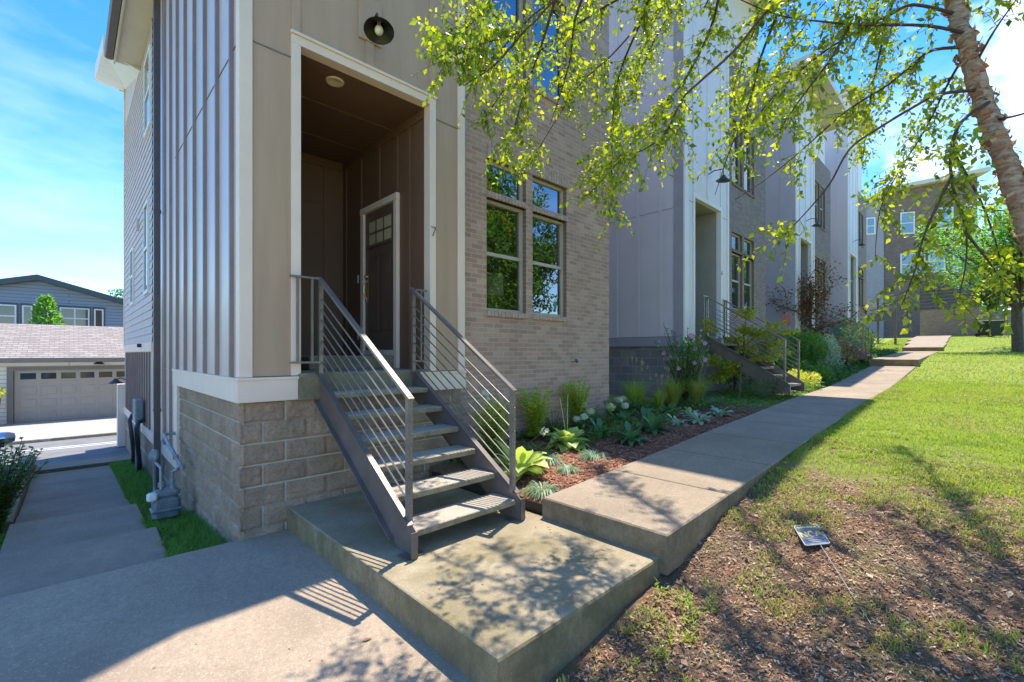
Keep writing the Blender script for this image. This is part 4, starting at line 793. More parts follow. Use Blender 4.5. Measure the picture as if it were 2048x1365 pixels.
one('headlight', 'white', C, (-1.25, -.98, 12.42, 12.56, zc + .62, zc + .74), b=.02); one('headlight', 'white', C, (-2.56, -2.29, 12.42, 12.56, zc + .62, zc + .74), b=.02)
# ============================================================ leaf machinery
def unit(a): return a / np.maximum(np.linalg.norm(a, axis=-1, keepdims=True), 1e-9)
LT = np.array([(0, 0, 0), (.42, .5, .02), (1, 0, -.06), (.42, -.5, .02), (.45, 0, -.07)])
LF = np.array([(0, 1, 4), (1, 2, 4), (2, 3, 4), (3, 0, 4)])
def leafmesh(P, D, Nn, Ls, W):
    """ovate folded leaves: base points, long axes, normals, lengths, width ratio"""
    P, D, Nn = np.asarray(P, float), unit(np.asarray(D, float)), np.asarray(Nn, float)
    Nn = unit(Nn - D * np.sum(D * Nn, 1, keepdims=True)); Sd = np.cross(Nn, D); Ls = np.asarray(Ls, float)[:, None, None]; W = np.broadcast_to(np.asarray(W, float), (len(P),))[:, None]
    V = P[:, None] + Ls * (D[:, None] * LT[None, :, 0:1] + Sd[:, None] * (LT[None, :, 1] * W)[..., None] + Nn[:, None] * (LT[None, :, 2])[..., None])
    F = (LF[None] + (np.arange(len(P)) * 5)[:, None, None]).reshape(-1, 3); return V.reshape(-1, 3), F
def rnd(n, lo=-1, hi=1): return rng.uniform(lo, hi, (n, 3))
def join(parts):
    V = []; F = []; b = 0
    for v, f in parts: V.append(v); F.append(f + b); b += len(v)
    return np.concatenate(V), np.concatenate(F)
def blade(P, D, H, Wd, lean):
    """curved grass blade: 2 quads folded to a tip, as 4 triangles"""
    P = np.asarray(P, float); n = len(P); H = np.broadcast_to(H, (n,))[:, None]; Wd = np.broadcast_to(Wd, (n,))[:, None]; lean = np.broadcast_to(lean, (n,))[:, None]
    D = unit(np.asarray(D, float) * (1, 1, 0)); S_ = np.cross(D, (0, 0, 1.)); Z = np.array((0, 0, 1.))
    m_ = P + Z * H * .6 + D * H * lean * .35; t_ = P + Z * H * (1 - .25 * lean) + D * H * lean
    V = np.stack([P - S_ * Wd / 2, P + S_ * Wd / 2, m_ + S_ * Wd * .38, m_ - S_ * Wd * .38, t_], 1)
    F = np.array([(0, 1, 2), (0, 2, 3), (3, 2, 4)])[None] + (np.arange(n) * 5)[:, None, None]
    return V.reshape(-1, 3), F.reshape(-1, 3)
def ribbon(cx, cy, cz, n, Lg, Wd, up, droop, seg=6, a0=0, a1=2 * PI, cup=.25, fold=0., crk=0.):
    """rosette of broad arching leaves (hosta and the like), each a curved blade of several segments"""
    V = []; F = []
    for i in range(n):
        a = a0 + (a1 - a0) * (i + random.uniform(-.3, .3)) / n; l = Lg * random.uniform(.7, 1.1); u_ = up * random.uniform(.6, 1.25); d = Vector((math.cos(a), math.sin(a), 0)); s_ = Vector((-d.y, d.x, 0)); b = len(V)
        for k in range(seg + 1):
            t = k / seg; r = l * (t * .95); z = l * (u_ * t * 1.5 - droop * t * t * 1.4)
            wv = Wd * l * (max(.06, math.sin(PI * min(1, max(0, (t - .25) / .75)) ** .8) if t > .28 else .07)) * .5
            c_ = Vector((cx, cy, cz)) + d * r + Vector((0, 0, z)); wob = crk * l * math.sin(k * 2.1 + i)
            V += [c_ + s_ * wv + Vector((0, 0, cup * wv + wob)), c_ - Vector((0, 0, 0)), c_ - s_ * wv + Vector((0, 0, cup * wv - wob))]
        for k in range(seg): q_ = b + k * 3; F += [(q_, q_ + 1, q_ + 4, q_ + 3), (q_ + 1, q_ + 2, q_ + 5, q_ + 4)]
    return V, F
def stems_mesh(mb, base, n, h, spread, r=.004, k=5):
    tips = []
    for i in range(n):
        a = random.uniform(0, 2 * PI); s_ = spread * math.sqrt(random.random()); hh = h * random.uniform(.7, 1.05); p = []
        for j in range(k + 1): t = j / k; p.append(Vector(base) + Vector((math.cos(a) * s_ * t ** 1.3 + random.uniform(-.01, .01), math.sin(a) * s_ * t ** 1.3, hh * t)))
        mb.tube(p, [r * (1 - .6 * j / k) for j in range(k + 1)], 4, cap=False); tips.append(p)
    return tips
def leafy(name, label, cat, base, h, spread, n, leaf, m, wr=.45, per=20, group=None, t0=.2, up=.4, stem='stem', droop=0.):
    T = thing(name, label, cat, base, group); mb = MB(); st = stems_mesh(mb, base, n, h, spread, .004 + h * .003); mb.build('stems', stem, T)
    P = []; D = []; Lz = []
    for p in st:
        for k in range(per):
            t = t0 + (1 - t0) * (k + random.random()) / per; f = t * (len(p) - 1); i = min(int(f), len(p) - 2); q_ = p[i].lerp(p[i + 1], f - i); a = k * 2.4 + random.random()
            P.append(q_); D.append((math.cos(a), math.sin(a), up + random.uniform(-.3, .3) - droop)); Lz.append(leaf * random.uniform(.6, 1.15) * (1.1 - .35 * t))
    V, F = leafmesh(P, D, rnd(len(P), -.3, .3) + (0, 0, 1), Lz, wr); mesh_np('foliage', V, F, m, T); return T, st
def blob(c, rad, n, leaf, wr=.5, hollow=.35, up=.0, flat=1.):
    d = unit(rng.normal(size=(n, 3))); r = (hollow + (1 - hollow) * rng.random((n, 1)) ** .5); P = np.array(c) + d * r * np.array(rad)
    D = d * .6 + rnd(n) * .7 + (0, 0, up); return leafmesh(P, D, rnd(n, -.6, .6) * flat + (0, 0, 1), leaf * rng.uniform(.6, 1.2, n), wr)
def flower(mb, c, r, ax, n=5):
    ax = Vector(ax).normalized(); u = ax.orthogonal().normalized(); v = ax.cross(u)
    for k in range(n):
        a = 2 * PI * k / n; d = u * math.cos(a) + v * math.sin(a); s_ = ax.cross(d)
        mb.add([c, c + d * r * .55 + s_ * r * .36 + ax * r * .22, c + d * r + ax * r * .3, c + d * r * .55 - s_ * r * .36 + ax * r * .22], [(0, 1, 2, 3)])
# ============================================================ mulch bed
EDX = lambda y: 3.235
xs = np.arange(3.25, 10.1, .05); ys = np.arange(2.87, 4.97, .05)
BXg, BYg = np.meshgrid(xs, ys)
def bedz(x, y): return float(fw(x)) - .035 + .03 * mn.noise((x * 1.3, y * 1.3, 2)) + .02 * mn.noise((x * 7, y * 7, 2)) - (.10 * max(0, 1 - (x - 3.25) / .5)) - .02 * max(0, 1 - abs(y - 2.87) / .15)
BZg = np.array([[bedz(x, y) for x in xs] for y in ys])
nx = len(xs); ii, jj = np.meshgrid(np.arange(nx - 1), np.arange(len(ys) - 1)); q = (jj * nx + ii).ravel()
tag(mesh_np('planting_bed', np.stack([BXg.ravel(), BYg.ravel(), BZg.ravel()], 1), np.stack([q, q + 1, q + nx + 1, q + nx], 1), 'mulch', smooth=True), kind='structure')
def chipmesh(P, L0, wr, tilt):
    n = len(P); a = rng.uniform(0, 2 * PI, n); D = np.stack([np.cos(a), np.sin(a), rng.uniform(-tilt, tilt, n)], 1)
    Nn = rnd(n, -.45, .45) + (0, 0, 1); D = unit(D); Nn = unit(Nn - D * np.sum(D * Nn, 1, keepdims=True)); S_ = np.cross(Nn, D); L_ = L0 * rng.uniform(.4, 1.3, n)[:, None]; W_ = L_ * wr * rng.uniform(.5, 1.4, n)[:, None]; T_ = W_ * .3
    V = np.stack([P - D * L_ / 2 - S_ * W_ / 2, P + D * L_ / 2 - S_ * W_ / 2 * .7, P + D * L_ / 2 + S_ * W_ / 2 * .8, P - D * L_ / 2 + S_ * W_ / 2, P + Nn * T_], 1)
    F = np.array([(0, 1, 4), (1, 2, 4), (2, 3, 4), (3, 0, 4)])[None] + (np.arange(n) * 5)[:, None, None]; return V.reshape(-1, 3), F.reshape(-1, 3)
n = 26000; u = rng.random(n) ** 1.5; cx = 3.26 + u * 5.9; cy = rng.uniform(2.88, 4.85, n)
P = np.array([(x, y, bedz(x, y) + .006 + .014 * random.random()) for x, y in zip(cx, cy)])
V, F = chipmesh(P, .05, .22, .35); tag(mesh_np('mulch_chips', V, F, 'chips'), 'shredded red brown mulch covering the planting bed', 'mulch', kind='stuff')
# ============================================================ plants of the bed
def hosta(x, y, s, m, lab, n=16, wid=.55, up=.75, droop=.55, group='hostas in the mulch', name='hosta'):
    z = bedz(x, y) if 3.2 < x < 10 and y > 2.8 else gz(x, y); T = thing(name, lab, 'hosta', (x, y, z), group)
    V, F = ribbon(x, y, z, n, s, wid, up, droop, crk=.02); V2, F2 = ribbon(x, y, z + .02, max(5, n // 2), s * .75, wid, up * 1.45, droop * .8, crk=.02)
    V3, F3 = ribbon(x, y, z, n // 2, s * .9, wid, up * .5, droop * .6)
    mb = MB().add(V, F).add(V2, F2).add(V3, F3); mb.build('leaves', m, T, smooth=True); return T
hosta(4.93, 3.98, .36, 'hostay', 'large yellow variegated hosta in the open mulch, with tall green flower stems', 24, .6)
sm = MB()
for dx, dy, h in ((.03, .02, .72), (-.02, .05, .66)): sm.tube([(4.93, 3.98, .25), (4.94 + dx, 4.0 + dy, .25 + h * .6), (4.95 + dx * 2, 4.0 + dy * 2, .25 + h)], .006, 5)
sm.build('flower_stems', 'yellowgreen', bpy.data.objects['hosta'])
hosta(3.62, 3.62, .40, 'hostay', 'yellow green hosta pressed against the bottom of the right stair rail', 22, .55)
for x, y, s, lab in ((5.72, 4.0, .26, 'small dark green hosta just right of the yellow variegated one'), (6.75, 4.2, .27, 'dark green hosta in the middle of the mulch, set back from the walk'), (5.68, 3.45, .30, 'dark green hosta nearest the near end of the walkway'), (6.42, 3.52, .33, 'largest dark green hosta, beside the silvery plants'), (7.2, 4.1, .27, 'dark green hosta behind the silvery plants'), (8.0, 4.05, .26, 'dark green hosta farthest along the bed')):
    hosta(x, y, s, 'bluegreen', lab, 15, .45)
for x, y, s, lab in ((7.15, 3.50, .26, 'silvery lamb ear plant closest to the largest dark hosta'), (7.55, 3.30, .25, 'silvery lamb ear plant at the edge of the walkway'), (7.95, 3.62, .25, 'silvery lamb ear plant in the middle of its group'), (8.35, 3.28, .27, 'silvery lamb ear plant farthest along the walkway edge')):
    T = hosta(x, y, s, 'sage', lab, 15, .38, .6, .5, 'silvery plants by the walk', 'lamb_ear'); T['category'] = 'perennial'
def tuft(x, y, lab, s=.2, n=170):
    z = bedz(x, y); T = thing('grass_tuft', lab, 'grass tuft', (x, y, z), 'small grey green tufts in the mulch')
    a = rng.uniform(0, 2 * PI, n); parts = []
    P0 = np.stack([x + .03 * np.cos(a), y + .03 * np.sin(a), np.full(n, z)], 1); D = np.stack([np.cos(a), np.sin(a), np.zeros(n)], 1); l = s * rng.uniform(.6, 1.2, n)[:, None]; u_ = rng.uniform(.35, 1.0, n)[:, None]
    S_ = np.cross(D, (0, 0, 1.)); Z = np.array((0, 0, 1.)); pts = [P0 + D * l * t * .9 + Z * l * (u_ * 1.7 * t - 1.75 * u_ * t * t + .05 * t) for t in (0, .3, .6, 1)]
    V = np.stack([pts[0] - S_ * .003, pts[0] + S_ * .003, pts[1] + S_ * .004, pts[1] - S_ * .004, pts[2] + S_ * .0035, pts[2] - S_ * .0035, pts[3]], 1); F = np.array([(0, 1, 2), (0, 2, 3), (3, 2, 4), (3, 4, 5), (5, 4, 6)])[None] + (np.arange(n) * 7)[:, None, None]
    mesh_np('blades', V.reshape(-1, 3), F.reshape(-1, 3), 'tuft', T)
for x, y, lab in ((4.18, 3.68, 'grey green tuft closest to the foot of the right stair rail'), (4.72, 3.40, 'grey green tuft in front of the yellow variegated hosta'), (4.04, 3.27, 'smallest grey green tuft, between the other three'), (3.42, 3.08, 'grey green tuft nearest the corner of the walkway')): tuft(x, y, lab, .15 if 'smallest' in lab else .22)
for x, y, h, lab in ((3.88, 4.35, .78, 'yellow green willow leaved perennial behind the stair rail'), (4.95, 4.6, .78, 'yellow green perennial just right of the rail post, against the brick'), (5.95, 4.62, .80, 'tallest yellow green perennial, alone under the right window')):
    leafy('perennial', lab, 'perennial', (x, y, bedz(x, y)), h, .28, 28, .125, 'yellowgreen', .34, 44, 'yellow green perennials by the brick wall', .1)
for x, y, h, lab in ((5.3, 4.55, .42, 'small dark leaved shrub between two yellow green perennials'), (6.9, 4.62, .4, 'low dark shrub against the brick, right of the tallest perennial')):
    leafy('low_shrub', lab, 'shrub', (x, y, bedz(x, y)), h, .22, 12, .045, 'green', .5, 30, 'low dark shrubs by the brick wall', .15, stem='twig')
def hydrangea(x, y, lab, h=.42, balls=5, bm='hydr', s=.085):
    z = bedz(x, y); T, st = leafy('hydrangea', lab, 'hydrangea', (x, y, z), h, .30, 13, .085, 'bluegreen', .6, 16, 'hydrangeas in the bed', .25)
    for p in random.sample(st, balls):
        c = p[-1]; dd = unit(rng.normal(size=(360, 3))); V, F = leafmesh(np.array(c) + dd * (s, s, s * .8) * rng.uniform(.85, 1.08, (360, 1)), np.cross(dd, rnd(360)), dd + rnd(360, -.4, .4), .034 * rng.uniform(.6, 1.2, 360), 1.); mesh_np('flower_head', V, F, bm, T)
hydrangea(6.15, 4.35, 'hydrangea with large pale green heads under the wall tap', .42, 3, 'hydr', .075)
hydrangea(6.95, 4.5, 'hydrangea with two whitish green heads, middle of the bed', .36, 2, 'hydw', .06)
hydrangea(7.6, 4.62, 'hydrangea with creamy heads beside the ornamental grasses', .40, 2, 'hydr', .055)
hydrangea(5.75, 4.35, 'hydrangea with a few small white heads beside the yellow variegated hosta', .30, 2, 'hydw', .05)
def ornament(x, y, h, lab, n=330, m='grass'):
    z = bedz(x, y) if x < 10 else gz(x, y); T = thing('ornamental_grass', lab, 'ornamental grass', (x, y, z), 'fountain grasses by the grey block wall'); a = rng.uniform(0, 2 * PI, n); r = .06 * rng.random(n)
    P0 = np.stack([x + r * np.cos(a), y + r * np.sin(a), np.full(n, z)], 1); V, F = blade(P0, np.stack([np.cos(a), np.sin(a), a * 0], 1), h * rng.uniform(.6, 1.05, n), .010, rng.uniform(.15, .75, n)); mesh_np('blades', V, F, m, T)
    sm = MB(); hd = []
    for k in range(7):
        a_ = random.uniform(0, 2 * PI); l = random.uniform(.08, .3); tip = Vector((x + l * math.cos(a_), y + l * math.sin(a_), z + h * random.uniform(1.05, 1.4))); sm.tube([(x, y, z), (x + l * .5 * math.cos(a_), y + l * .5 * math.sin(a_), z + h * .8), tip], .0025, 4); hd.append(blob(tip, (.012, .012, .05), 60, .02, .3, .2, 1.))
    sm.build('stalks', 'straw', T); V, F = join(hd); mesh_np('seed_heads', V, F, 'seed', T)
ornament(7.95, 4.72, .75, 'fountain grass at the corner of the brick wall'); ornament(8.4, 4.45, .5, 'short fountain grass between two taller ones', 220); ornament(8.75, 4.35, .72, 'fountain grass in front of the grey block wall, second from the walk'); ornament(9.15, 4.05, .72, 'brightest fountain grass, nearest the walk and left of the yellow green maple')
T = thing('white_lily', 'slender white lily flowers on thin stems behind the stair rail', 'flower', (3.8, 3.9, bedz(3.8, 3.9))); sm = MB(); fl = MB()
for tip in ((3.45, 4.0, 1.05), (4.02, 3.6, .62)):
    sm.tube([(3.8, 3.9, .15), ((3.8 + tip[0]) / 2, (3.9 + tip[1]) / 2, tip[2] * .75), tip], .003, 4)
    fl = MB()
    for k in range(7): flower(fl, Vector(tip) + Vector((random.uniform(-.05, .05), random.uniform(-.05, .05), random.uniform(-.05, .04))), .035, (random.uniform(-1, 1), random.uniform(-1, 1), .6), 6)
    fl.build('flower_head', 'hydw', T)
sm.build('stems', 'stem', T)
# rose of sharon
zr = gz(9.7, 4.55); T, st = leafy('flowering_shrub', 'tall rose of sharon shrub with purple flowers against the grey house', 'shrub', (9.3, 4.35, zr), 1.65, .68, 34, .09, 'green', .6, 40, None, .12, stem='twig')
V, F = join([blob((9.4, 4.4, zr + .65), (.42, .35, .5), 1000, .07, .5, .2), blob((9.1, 4.3, zr + 1.1), (.4, .35, .3), 450, .07, .5, .2), blob((9.6, 4.3, zr + 1.2), (.34, .3, .3), 400, .07, .5, .2)]); mesh_np('foliage', V, F, 'green', T)
for p in st[:16]: fl = MB(); flower(fl, p[random.choice((3, 4, 5))] + Vector((-.05, -.06, 0)), .055, (-.7, -.7, .2)); fl.build('flower', 'pink', T)
for p in st[10:24]: bd = MB(); flower(bd, p[random.choice((4, 5))] + Vector((-.04, -.06, .03)), .03, (-.5, -.6, .6), 4); bd.build('bud', 'lav', T)
# ============================================================ small trees
def maple(name, lab, base, trunk, limbs, m, n, leaf, bark, tr, rad, flat=.25):
    T = thing(name, lab, 'tree', base); mb = MB(); mb.tube(trunk, [tr * (1 - .6 * i / (len(trunk) - 1)) for i in range(len(trunk))], 8); mb.build('trunk', bark, T)
    parts = []; lb = MB()
    for l in limbs:
        k = len(l); lb.tube(l, [tr * .45 * (1 - .75 * i / (k - 1)) for i in range(k)], 6)
        for i in range(1, k):
            for s_ in range(2):
                c = Vector(l[i - 1]).lerp(Vector(l[i]), random.uniform(.3, 1)) + Vector([random.uniform(-.5, .5) * rad for _ in range(3)])
                parts.append(blob(c, (rad, rad, rad * flat), n, leaf, .8, .0, -.25, .5))
                lb.tube([l[i - 1], c], [.006, .002], 4)
    lb.build('limbs', bark, T); V, F = join(parts); mesh_np('crown', V, F, m, T); return T
B0 = Vector((11.35, 4.0, gz(11.35, 4.0)))
def O(*p): return B0 + Vector(p)
R_ = Vector((FY, -FX, 0))
def OR(b, r, z, f=0): return b + R_ * r + Vector((FX, FY, 0)) * f + Vector((0, 0, z))
T = maple('maple_tree', 'small yellow green maple standing in front of the second staircase', B0, [OR(B0, 0, 0), OR(B0, .03, .5), OR(B0, .12, .9), OR(B0, .1, 1.6)],
      [[OR(B0, .1, .9), OR(B0, .35, 1.25), OR(B0, .8, 1.35, -.1), OR(B0, 1.25, 1.5, -.2)], [OR(B0, .1, .9), OR(B0, .5, 1.0), OR(B0, .85, 1.0, -.1)], [OR(B0, .1, 1.1), OR(B0, -.2, 1.5), OR(B0, -.6, 1.7, .1)], [OR(B0, .1, 1.4), OR(B0, .15, 1.8), OR(B0, .2, 2.05)], [OR(B0, .05, .7), OR(B0, -.4, .8), OR(B0, -.8, .85)], [OR(B0, .03, .45), OR(B0, -.3, .6), OR(B0, -.55, .55)], [OR(B0, .1, 1.2), OR(B0, .4, 1.5, -.2), OR(B0, .8, 1.75, -.2)]], 'maple', 85, .085, 'bark', .035, .24)
V, F = blob(OR(B0, 1.05, 1.85, -.1), (.16, .1, .12), 60, .09, .5, 0); mesh_np('new_growth', V, F, 'red', T)
B1 = at(1622, 715, 17.0); B1.z = gz(B1.x, B1.y)
lim = []
for k in range(15):
    a = random.uniform(-1, 1); z0 = random.uniform(.9, 2.6); l = random.uniform(.8, 2.3); lim.append([OR(B1, .02, z0), OR(B1, a * l * .4, z0 + .45, random.uniform(-.4, .4)), OR(B1, a * l * .8 + .1, z0 + .8, random.uniform(-.7, .7)), OR(B1, a * l * 1.15 + .2, z0 + .95 + random.uniform(-.3, .4), random.uniform(-.9, .9))])
maple('purple_maple', 'purple and bronze leaved maple in front of the blue grey house', B1, [OR(B1, 0, 0), OR(B1, .02, 1.2), OR(B1, -.04, 2.2), OR(B1, .0, 3.2)], lim, 'purple', 30, .095, 'bark', .06, .42, .5)
# shrubs along the far beds
def bush(name, lab, cat, c, rad, n, leaf, m, wr=.5, up=.2, group=None, stem=True):
    T = thing(name, lab, cat, (c[0], c[1], gz(c[0], c[1])), group); z = gz(c[0], c[1])
    if stem: mb = MB(); stems_mesh(mb, (c[0], c[1], z), 10, rad[2] * 1.3, min(rad[0], rad[1]) * .7, .006 + rad[2] * .006); mb.build('stems', 'twig', T)
    parts = []
    for k in range(7): a = random.uniform(0, 2 * PI); o = .5; parts.append(blob((c[0] + rad[0] * o * math.cos(a), c[1] + rad[1] * o * math.sin(a), z + rad[2] * random.uniform(.5, 1.1)), [r * random.uniform(.4, .7) for r in rad], n // 7, leaf, wr, .3, up))
    V, F = join(parts); mesh_np('foliage', V, F, m, T); return T
bush('juniper', 'low feathery juniper with brown patches at the foot of the second staircase', 'shrub', (11.3, 3.3), (.75, .32, .36), 4200, .05, 'juni', .16, .8)
bush('ivy_shrub', 'dark green climbing shrub behind the yellow green maple trunk', 'shrub', (12.3, 4.45), (.35, .3, .75), 1400, .07, 'green')
def onwalk(px, py, z): d = at(px, py, 1); k = (z - EYE) / (d.z - EYE); return (d.x * k, d.y * k)
fr = [('daisy_patch', 'yellow green leafy patch with orange daisies beside the second staircase foot', (13.6, 3.3), (.6, .45, .34), 2400, .06, 'yellowgreen'), ('fern_shrub', 'ferny dark green shrub at the walk edge past the orange daisies', (15.6, 3.5), (.9, .5, .45), 2400, .08, 'green'),
      ('leafy_shrub', 'tall fresh green leafy shrub right of the purple maple trunk', (17.6, 4.2), (1.0, .7, 1.0), 2800, .12, 'green'), ('silver_shrub', 'pale variegated shrub in the sun before the walkway step', (18.6, 3.7), (.8, .5, .9), 2600, .09, 'sage'),
      ('grey_shrub', 'rounded grey brown shrub beside the walkway step', (20.3, 3.5), (.75, .5, .75), 2400, .07, 'straw'), ('round_shrub', 'dark rounded evergreen shrub beyond the walkway step', (24.0, 3.9), (1.3, .8, 1.25), 2600, .10, 'green'),
      ('green_shrub', 'light green shrub at the corner of the second step', (26.5, 3.6), (.9, .6, .9), 1700, .10, 'yellowgreen'), ('hedge_shrub', 'dark shrub under the purple maple', (15.4, 4.4), (1.0, .5, .95), 2400, .09, 'green'),
      ('spent_shrub', 'dry brown twiggy shrub behind the second stair railing', (13.6, 4.5), (.8, .3, .75), 2000, .05, 'straw'), ('low_shrub', 'low blue green shrub at the walk edge below the purple maple', (16.9, 3.3), (.7, .4, .35), 1800, .08, 'bluegreen')]
for nm, lab, c, rad, n, lf, m_ in fr: bush(nm, lab, 'shrub', c, rad, n, lf, m_)
for k in range(22): fl = MB(); flower(fl, Vector((random.uniform(13.1, 14.2), random.uniform(2.95, 3.5), gz(13.6, 3.2) + random.uniform(.3, .42))), .05, (random.uniform(-.3, .3), -.2, 1), 8); fl.build('flower', 'orange', bpy.data.objects['daisy_patch'])
n = 5200; cx = rng.uniform(8.9, 14.5, n); cy = 2.95 + rng.random(n) * 1.7; P = np.array([(x, y, gz(x, y) + random.uniform(.02, .13)) for x, y in zip(cx, cy)])
V, F = leafmesh(P, rnd(n) * (1, 1, .4), rnd(n, -.4, .4) + (0, 0, 1), .055 * rng.uniform(.5, 1.3, n), .7); tag(mesh_np('ground_cover', V, F, 'green'), 'low leafy ground cover around the maple', 'ground cover', kind='stuff')
n = 9000; cx = rng.uniform(14, 31, n); cy = 2.95 + rng.random(n) * 1.8; P = np.array([(x, y, gz(x, y) + random.uniform(.02, .2)) for x, y in zip(cx, cy)])
V, F = leafmesh(P, rnd(n) * (1, 1, .6), rnd(n, -.5, .5) + (0, 0, 1), .11 * rng.uniform(.5, 1.3, n), .6); tag(mesh_np('ground_cover', V, F, 'far'), 'green ground cover under the far shrubs', 'ground cover', kind='stuff')
S(one('path_stone', 'stone', None, (9.8, 11.2, 4.2, 4.75, .3, gz(10.5, 4.4) + .05), b=.02))
# left bush, small tree behind garage
T, st = leafy('leafy_bush', 'dark leaved bush at the left edge in front of the blue car', 'bush', (-.68, 8.6, -.78), 1.15, .48, 60, .10, 'green', .62, 46, None, .05, stem='twig')
# planter
p = at(-4, 848, 20.5); T = thing('planter', 'tapered grey planter with green plant beside the garage door', 'planter', (-2.1, 23.9, -1.02))
MB().lathe([(0, 0), (.2, 0), (.3, 1.0), (.27, 1.0), (.25, .9), (0, .9)], (-2.0, 23.9, -1.02), 4).build('pot', 'pot', T); V, F = blob((-2.0, 23.9, .2), (.4, .4, .25), 500, .12, .5, .1); mesh_np('foliage', V, F, 'yellowgreen', T)
def conifer(lab, c, h, r, n, m, leaf): 
    T = thing('conical_tree', lab, 'tree', c); MB().tube([c, (c[0], c[1], c[2] + h * .9)], [.1, .02], 7).build('trunk', 'bark', T)
    t = rng.random(n) ** .8; a = rng.uniform(0, 2 * PI, n); rr = r * (1 - t) ** .75 * (rng.uniform(.45, 1.25, n)) + .05; P = np.stack([c[0] + rr * np.cos(a), c[1] + rr * np.sin(a), c[2] + h * (.08 + .92 * t)], 1)
    V, F = leafmesh(P, np.stack([np.cos(a), np.sin(a), a * 0 + .7], 1) + rnd(n) * .5, rnd(n) + (0, 0, .8), leaf * rng.uniform(.6, 1.2, n), .5); mesh_np('crown', V, F, m, T)
conifer('bright green conical tree rising behind the garage roof', (-.75, 29.9, -1), 5.1, 1.05, 2600, 'fartree2', .2)
# ============================================================ far trees
def tree(lab, c, h, r, nc, per, m, leaf, th=.35, grp=None, tr=.2, name='broadleaf_tree', sq=.8):
    T = thing(name, lab, 'tree', c, grp); c = Vector(c); mb = MB(); mb.tube([c, c + Vector((.1, .05, h * th)), c + Vector((0, .1, h * .7))], [tr, tr * .8, tr * .3], 9); mb.build('trunk', 'bark', T)
    lb = MB(); parts = []
    for k in range(nc):
        d = unit(rng.normal(size=3)); q_ = Vector((d[0] * r, d[1] * r, d[2] * r * sq)) * random.uniform(.35, .95); p = c + Vector((0, 0, h * th + (h * (1 - th)) * .5)) + Vector((q_.x, q_.y, q_.z * (h * (1 - th)) / (2 * r * sq)))
        lb.tube([c + Vector((0, 0, h * random.uniform(th * .8, .6))), p], [tr * .3, .02], 5); parts.append(blob(p, [r * random.uniform(.18, .32)] * 2 + [r * random.uniform(.12, .22)], per, leaf, .6, .1, -.1))
    lb.build('limbs', 'bark', T); V, F = join(parts); mesh_np('crown', V, F, m, T)
p = at(2036, 690, 21); tree('second tree on the lawn at the right edge, with a straight bare trunk', (p.x, p.y, gz(p.x, p.y)), 7.6, 3.6, 90, 170, 'fartree2', .15, .30, None, .22)
for px, d, h, r, lab in ((1985, 52, 13, 5, 'dark tree behind the brick end building, right of its roof'), (2090, 46, 13, 6, 'dark tree at the far right behind the pale block wall'), (1880, 62, 8, 4.5, 'low dark tree behind the slatted fence')):
    p = at(px, 690, d); tree(lab, (p.x, p.y, 2.5), h, r, 60, 110, 'far', .38, .2, 'dark trees beyond the lawn', .3)
for px, d, h, lab in ((25, 70, 11.6, 'distant tree top at the far left above the blue house'), (145, 66, 11.0, 'distant tree top right of the blue gable'), (250, 60, 11.8, 'distant tree beside the corner of the townhouse'), (-40, 66, 11, 'distant tree top left of the blue gable'),):
    p = at(px, 700, d); tree(lab, (p.x, p.y, -1), h, 2.8, 26, 90, 'far', .30, .5, 'distant trees behind the blue house', .2)
for x, y, h, lab in ((12, -8, 11, 'broad tree on the lawn reflected in the left window'), (17.5, -11, 12, 'broad tree on the lawn reflected in the right window'), (8, -12, 12, 'broad tree behind the photographer'), (24, -15, 13, 'far broad tree reflected in the windows')):
    tree(lab, (x, y, gz(x, y)), h, 4.4, 130, 130, 'far', .30, .12, 'trees on the lawn side', .25)
# ============================================================ the river birch
BR = thing('river_birch', 'river birch with peeling bark at the right, leafy branches hanging over the walk', 'tree', (5.2, -.95, gz(5.2, -.95)))
tp = [Vector((5.25, -.98, gz(5.25, -.98) - .05))] + [at(px, py, d) for px, py, d in ((2180, 760, 3.05), (2095, 560, 3.1), (2052, 440, 3.12), (2022, 355, 3.15), (1990, 270, 3.2), (1962, 190, 3.25), (1938, 110, 3.3), (1915, 30, 3.35), (1895, -60, 3.4))] + [Vector((4.6, .3, 5.6)), Vector((4.4, .5, 7.2))]
def dense(pts, k=6):
    out = []; n = len(pts)
    for i in range(n - 1):
        p0, p1, p2, p3 = pts[max(i - 1, 0)], pts[i], pts[i + 1], pts[min(i + 2, n - 1)]
        for j in range(k): t = j / k; out.append(.5 * ((2 * p1) + (p2 - p0) * t + (2 * p0 - 5 * p1 + 4 * p2 - p3) * t * t + (3 * p1 - p0 - 3 * p2 + p3) * t ** 3))
    return out + [pts[-1]]
td = dense(tp, 14); rr_ = [(.068 - .024 * i / len(td)) * (1 + .07 * mn.noise((i * .35, 0, 0))) for i in range(len(td))]
mb = MB().tube(td, rr_, 22)
for i, v in enumerate(mb.v): d = .014 * mn.noise((v[0] * 9, v[1] * 9, v[2] * 14)) + .006 * mn.noise((v[0] * 30, v[1] * 30, v[2] * 60)); c_ = td[min(i // 22, len(td) - 1)]; w_ = (Vector(v) - c_).normalized() * d; mb.v[i] = (v[0] + w_.x, v[1] + w_.y, v[2] + w_.z)
mb.build('trunk', 'birchbark', BR, smooth=True)
pl = MB()
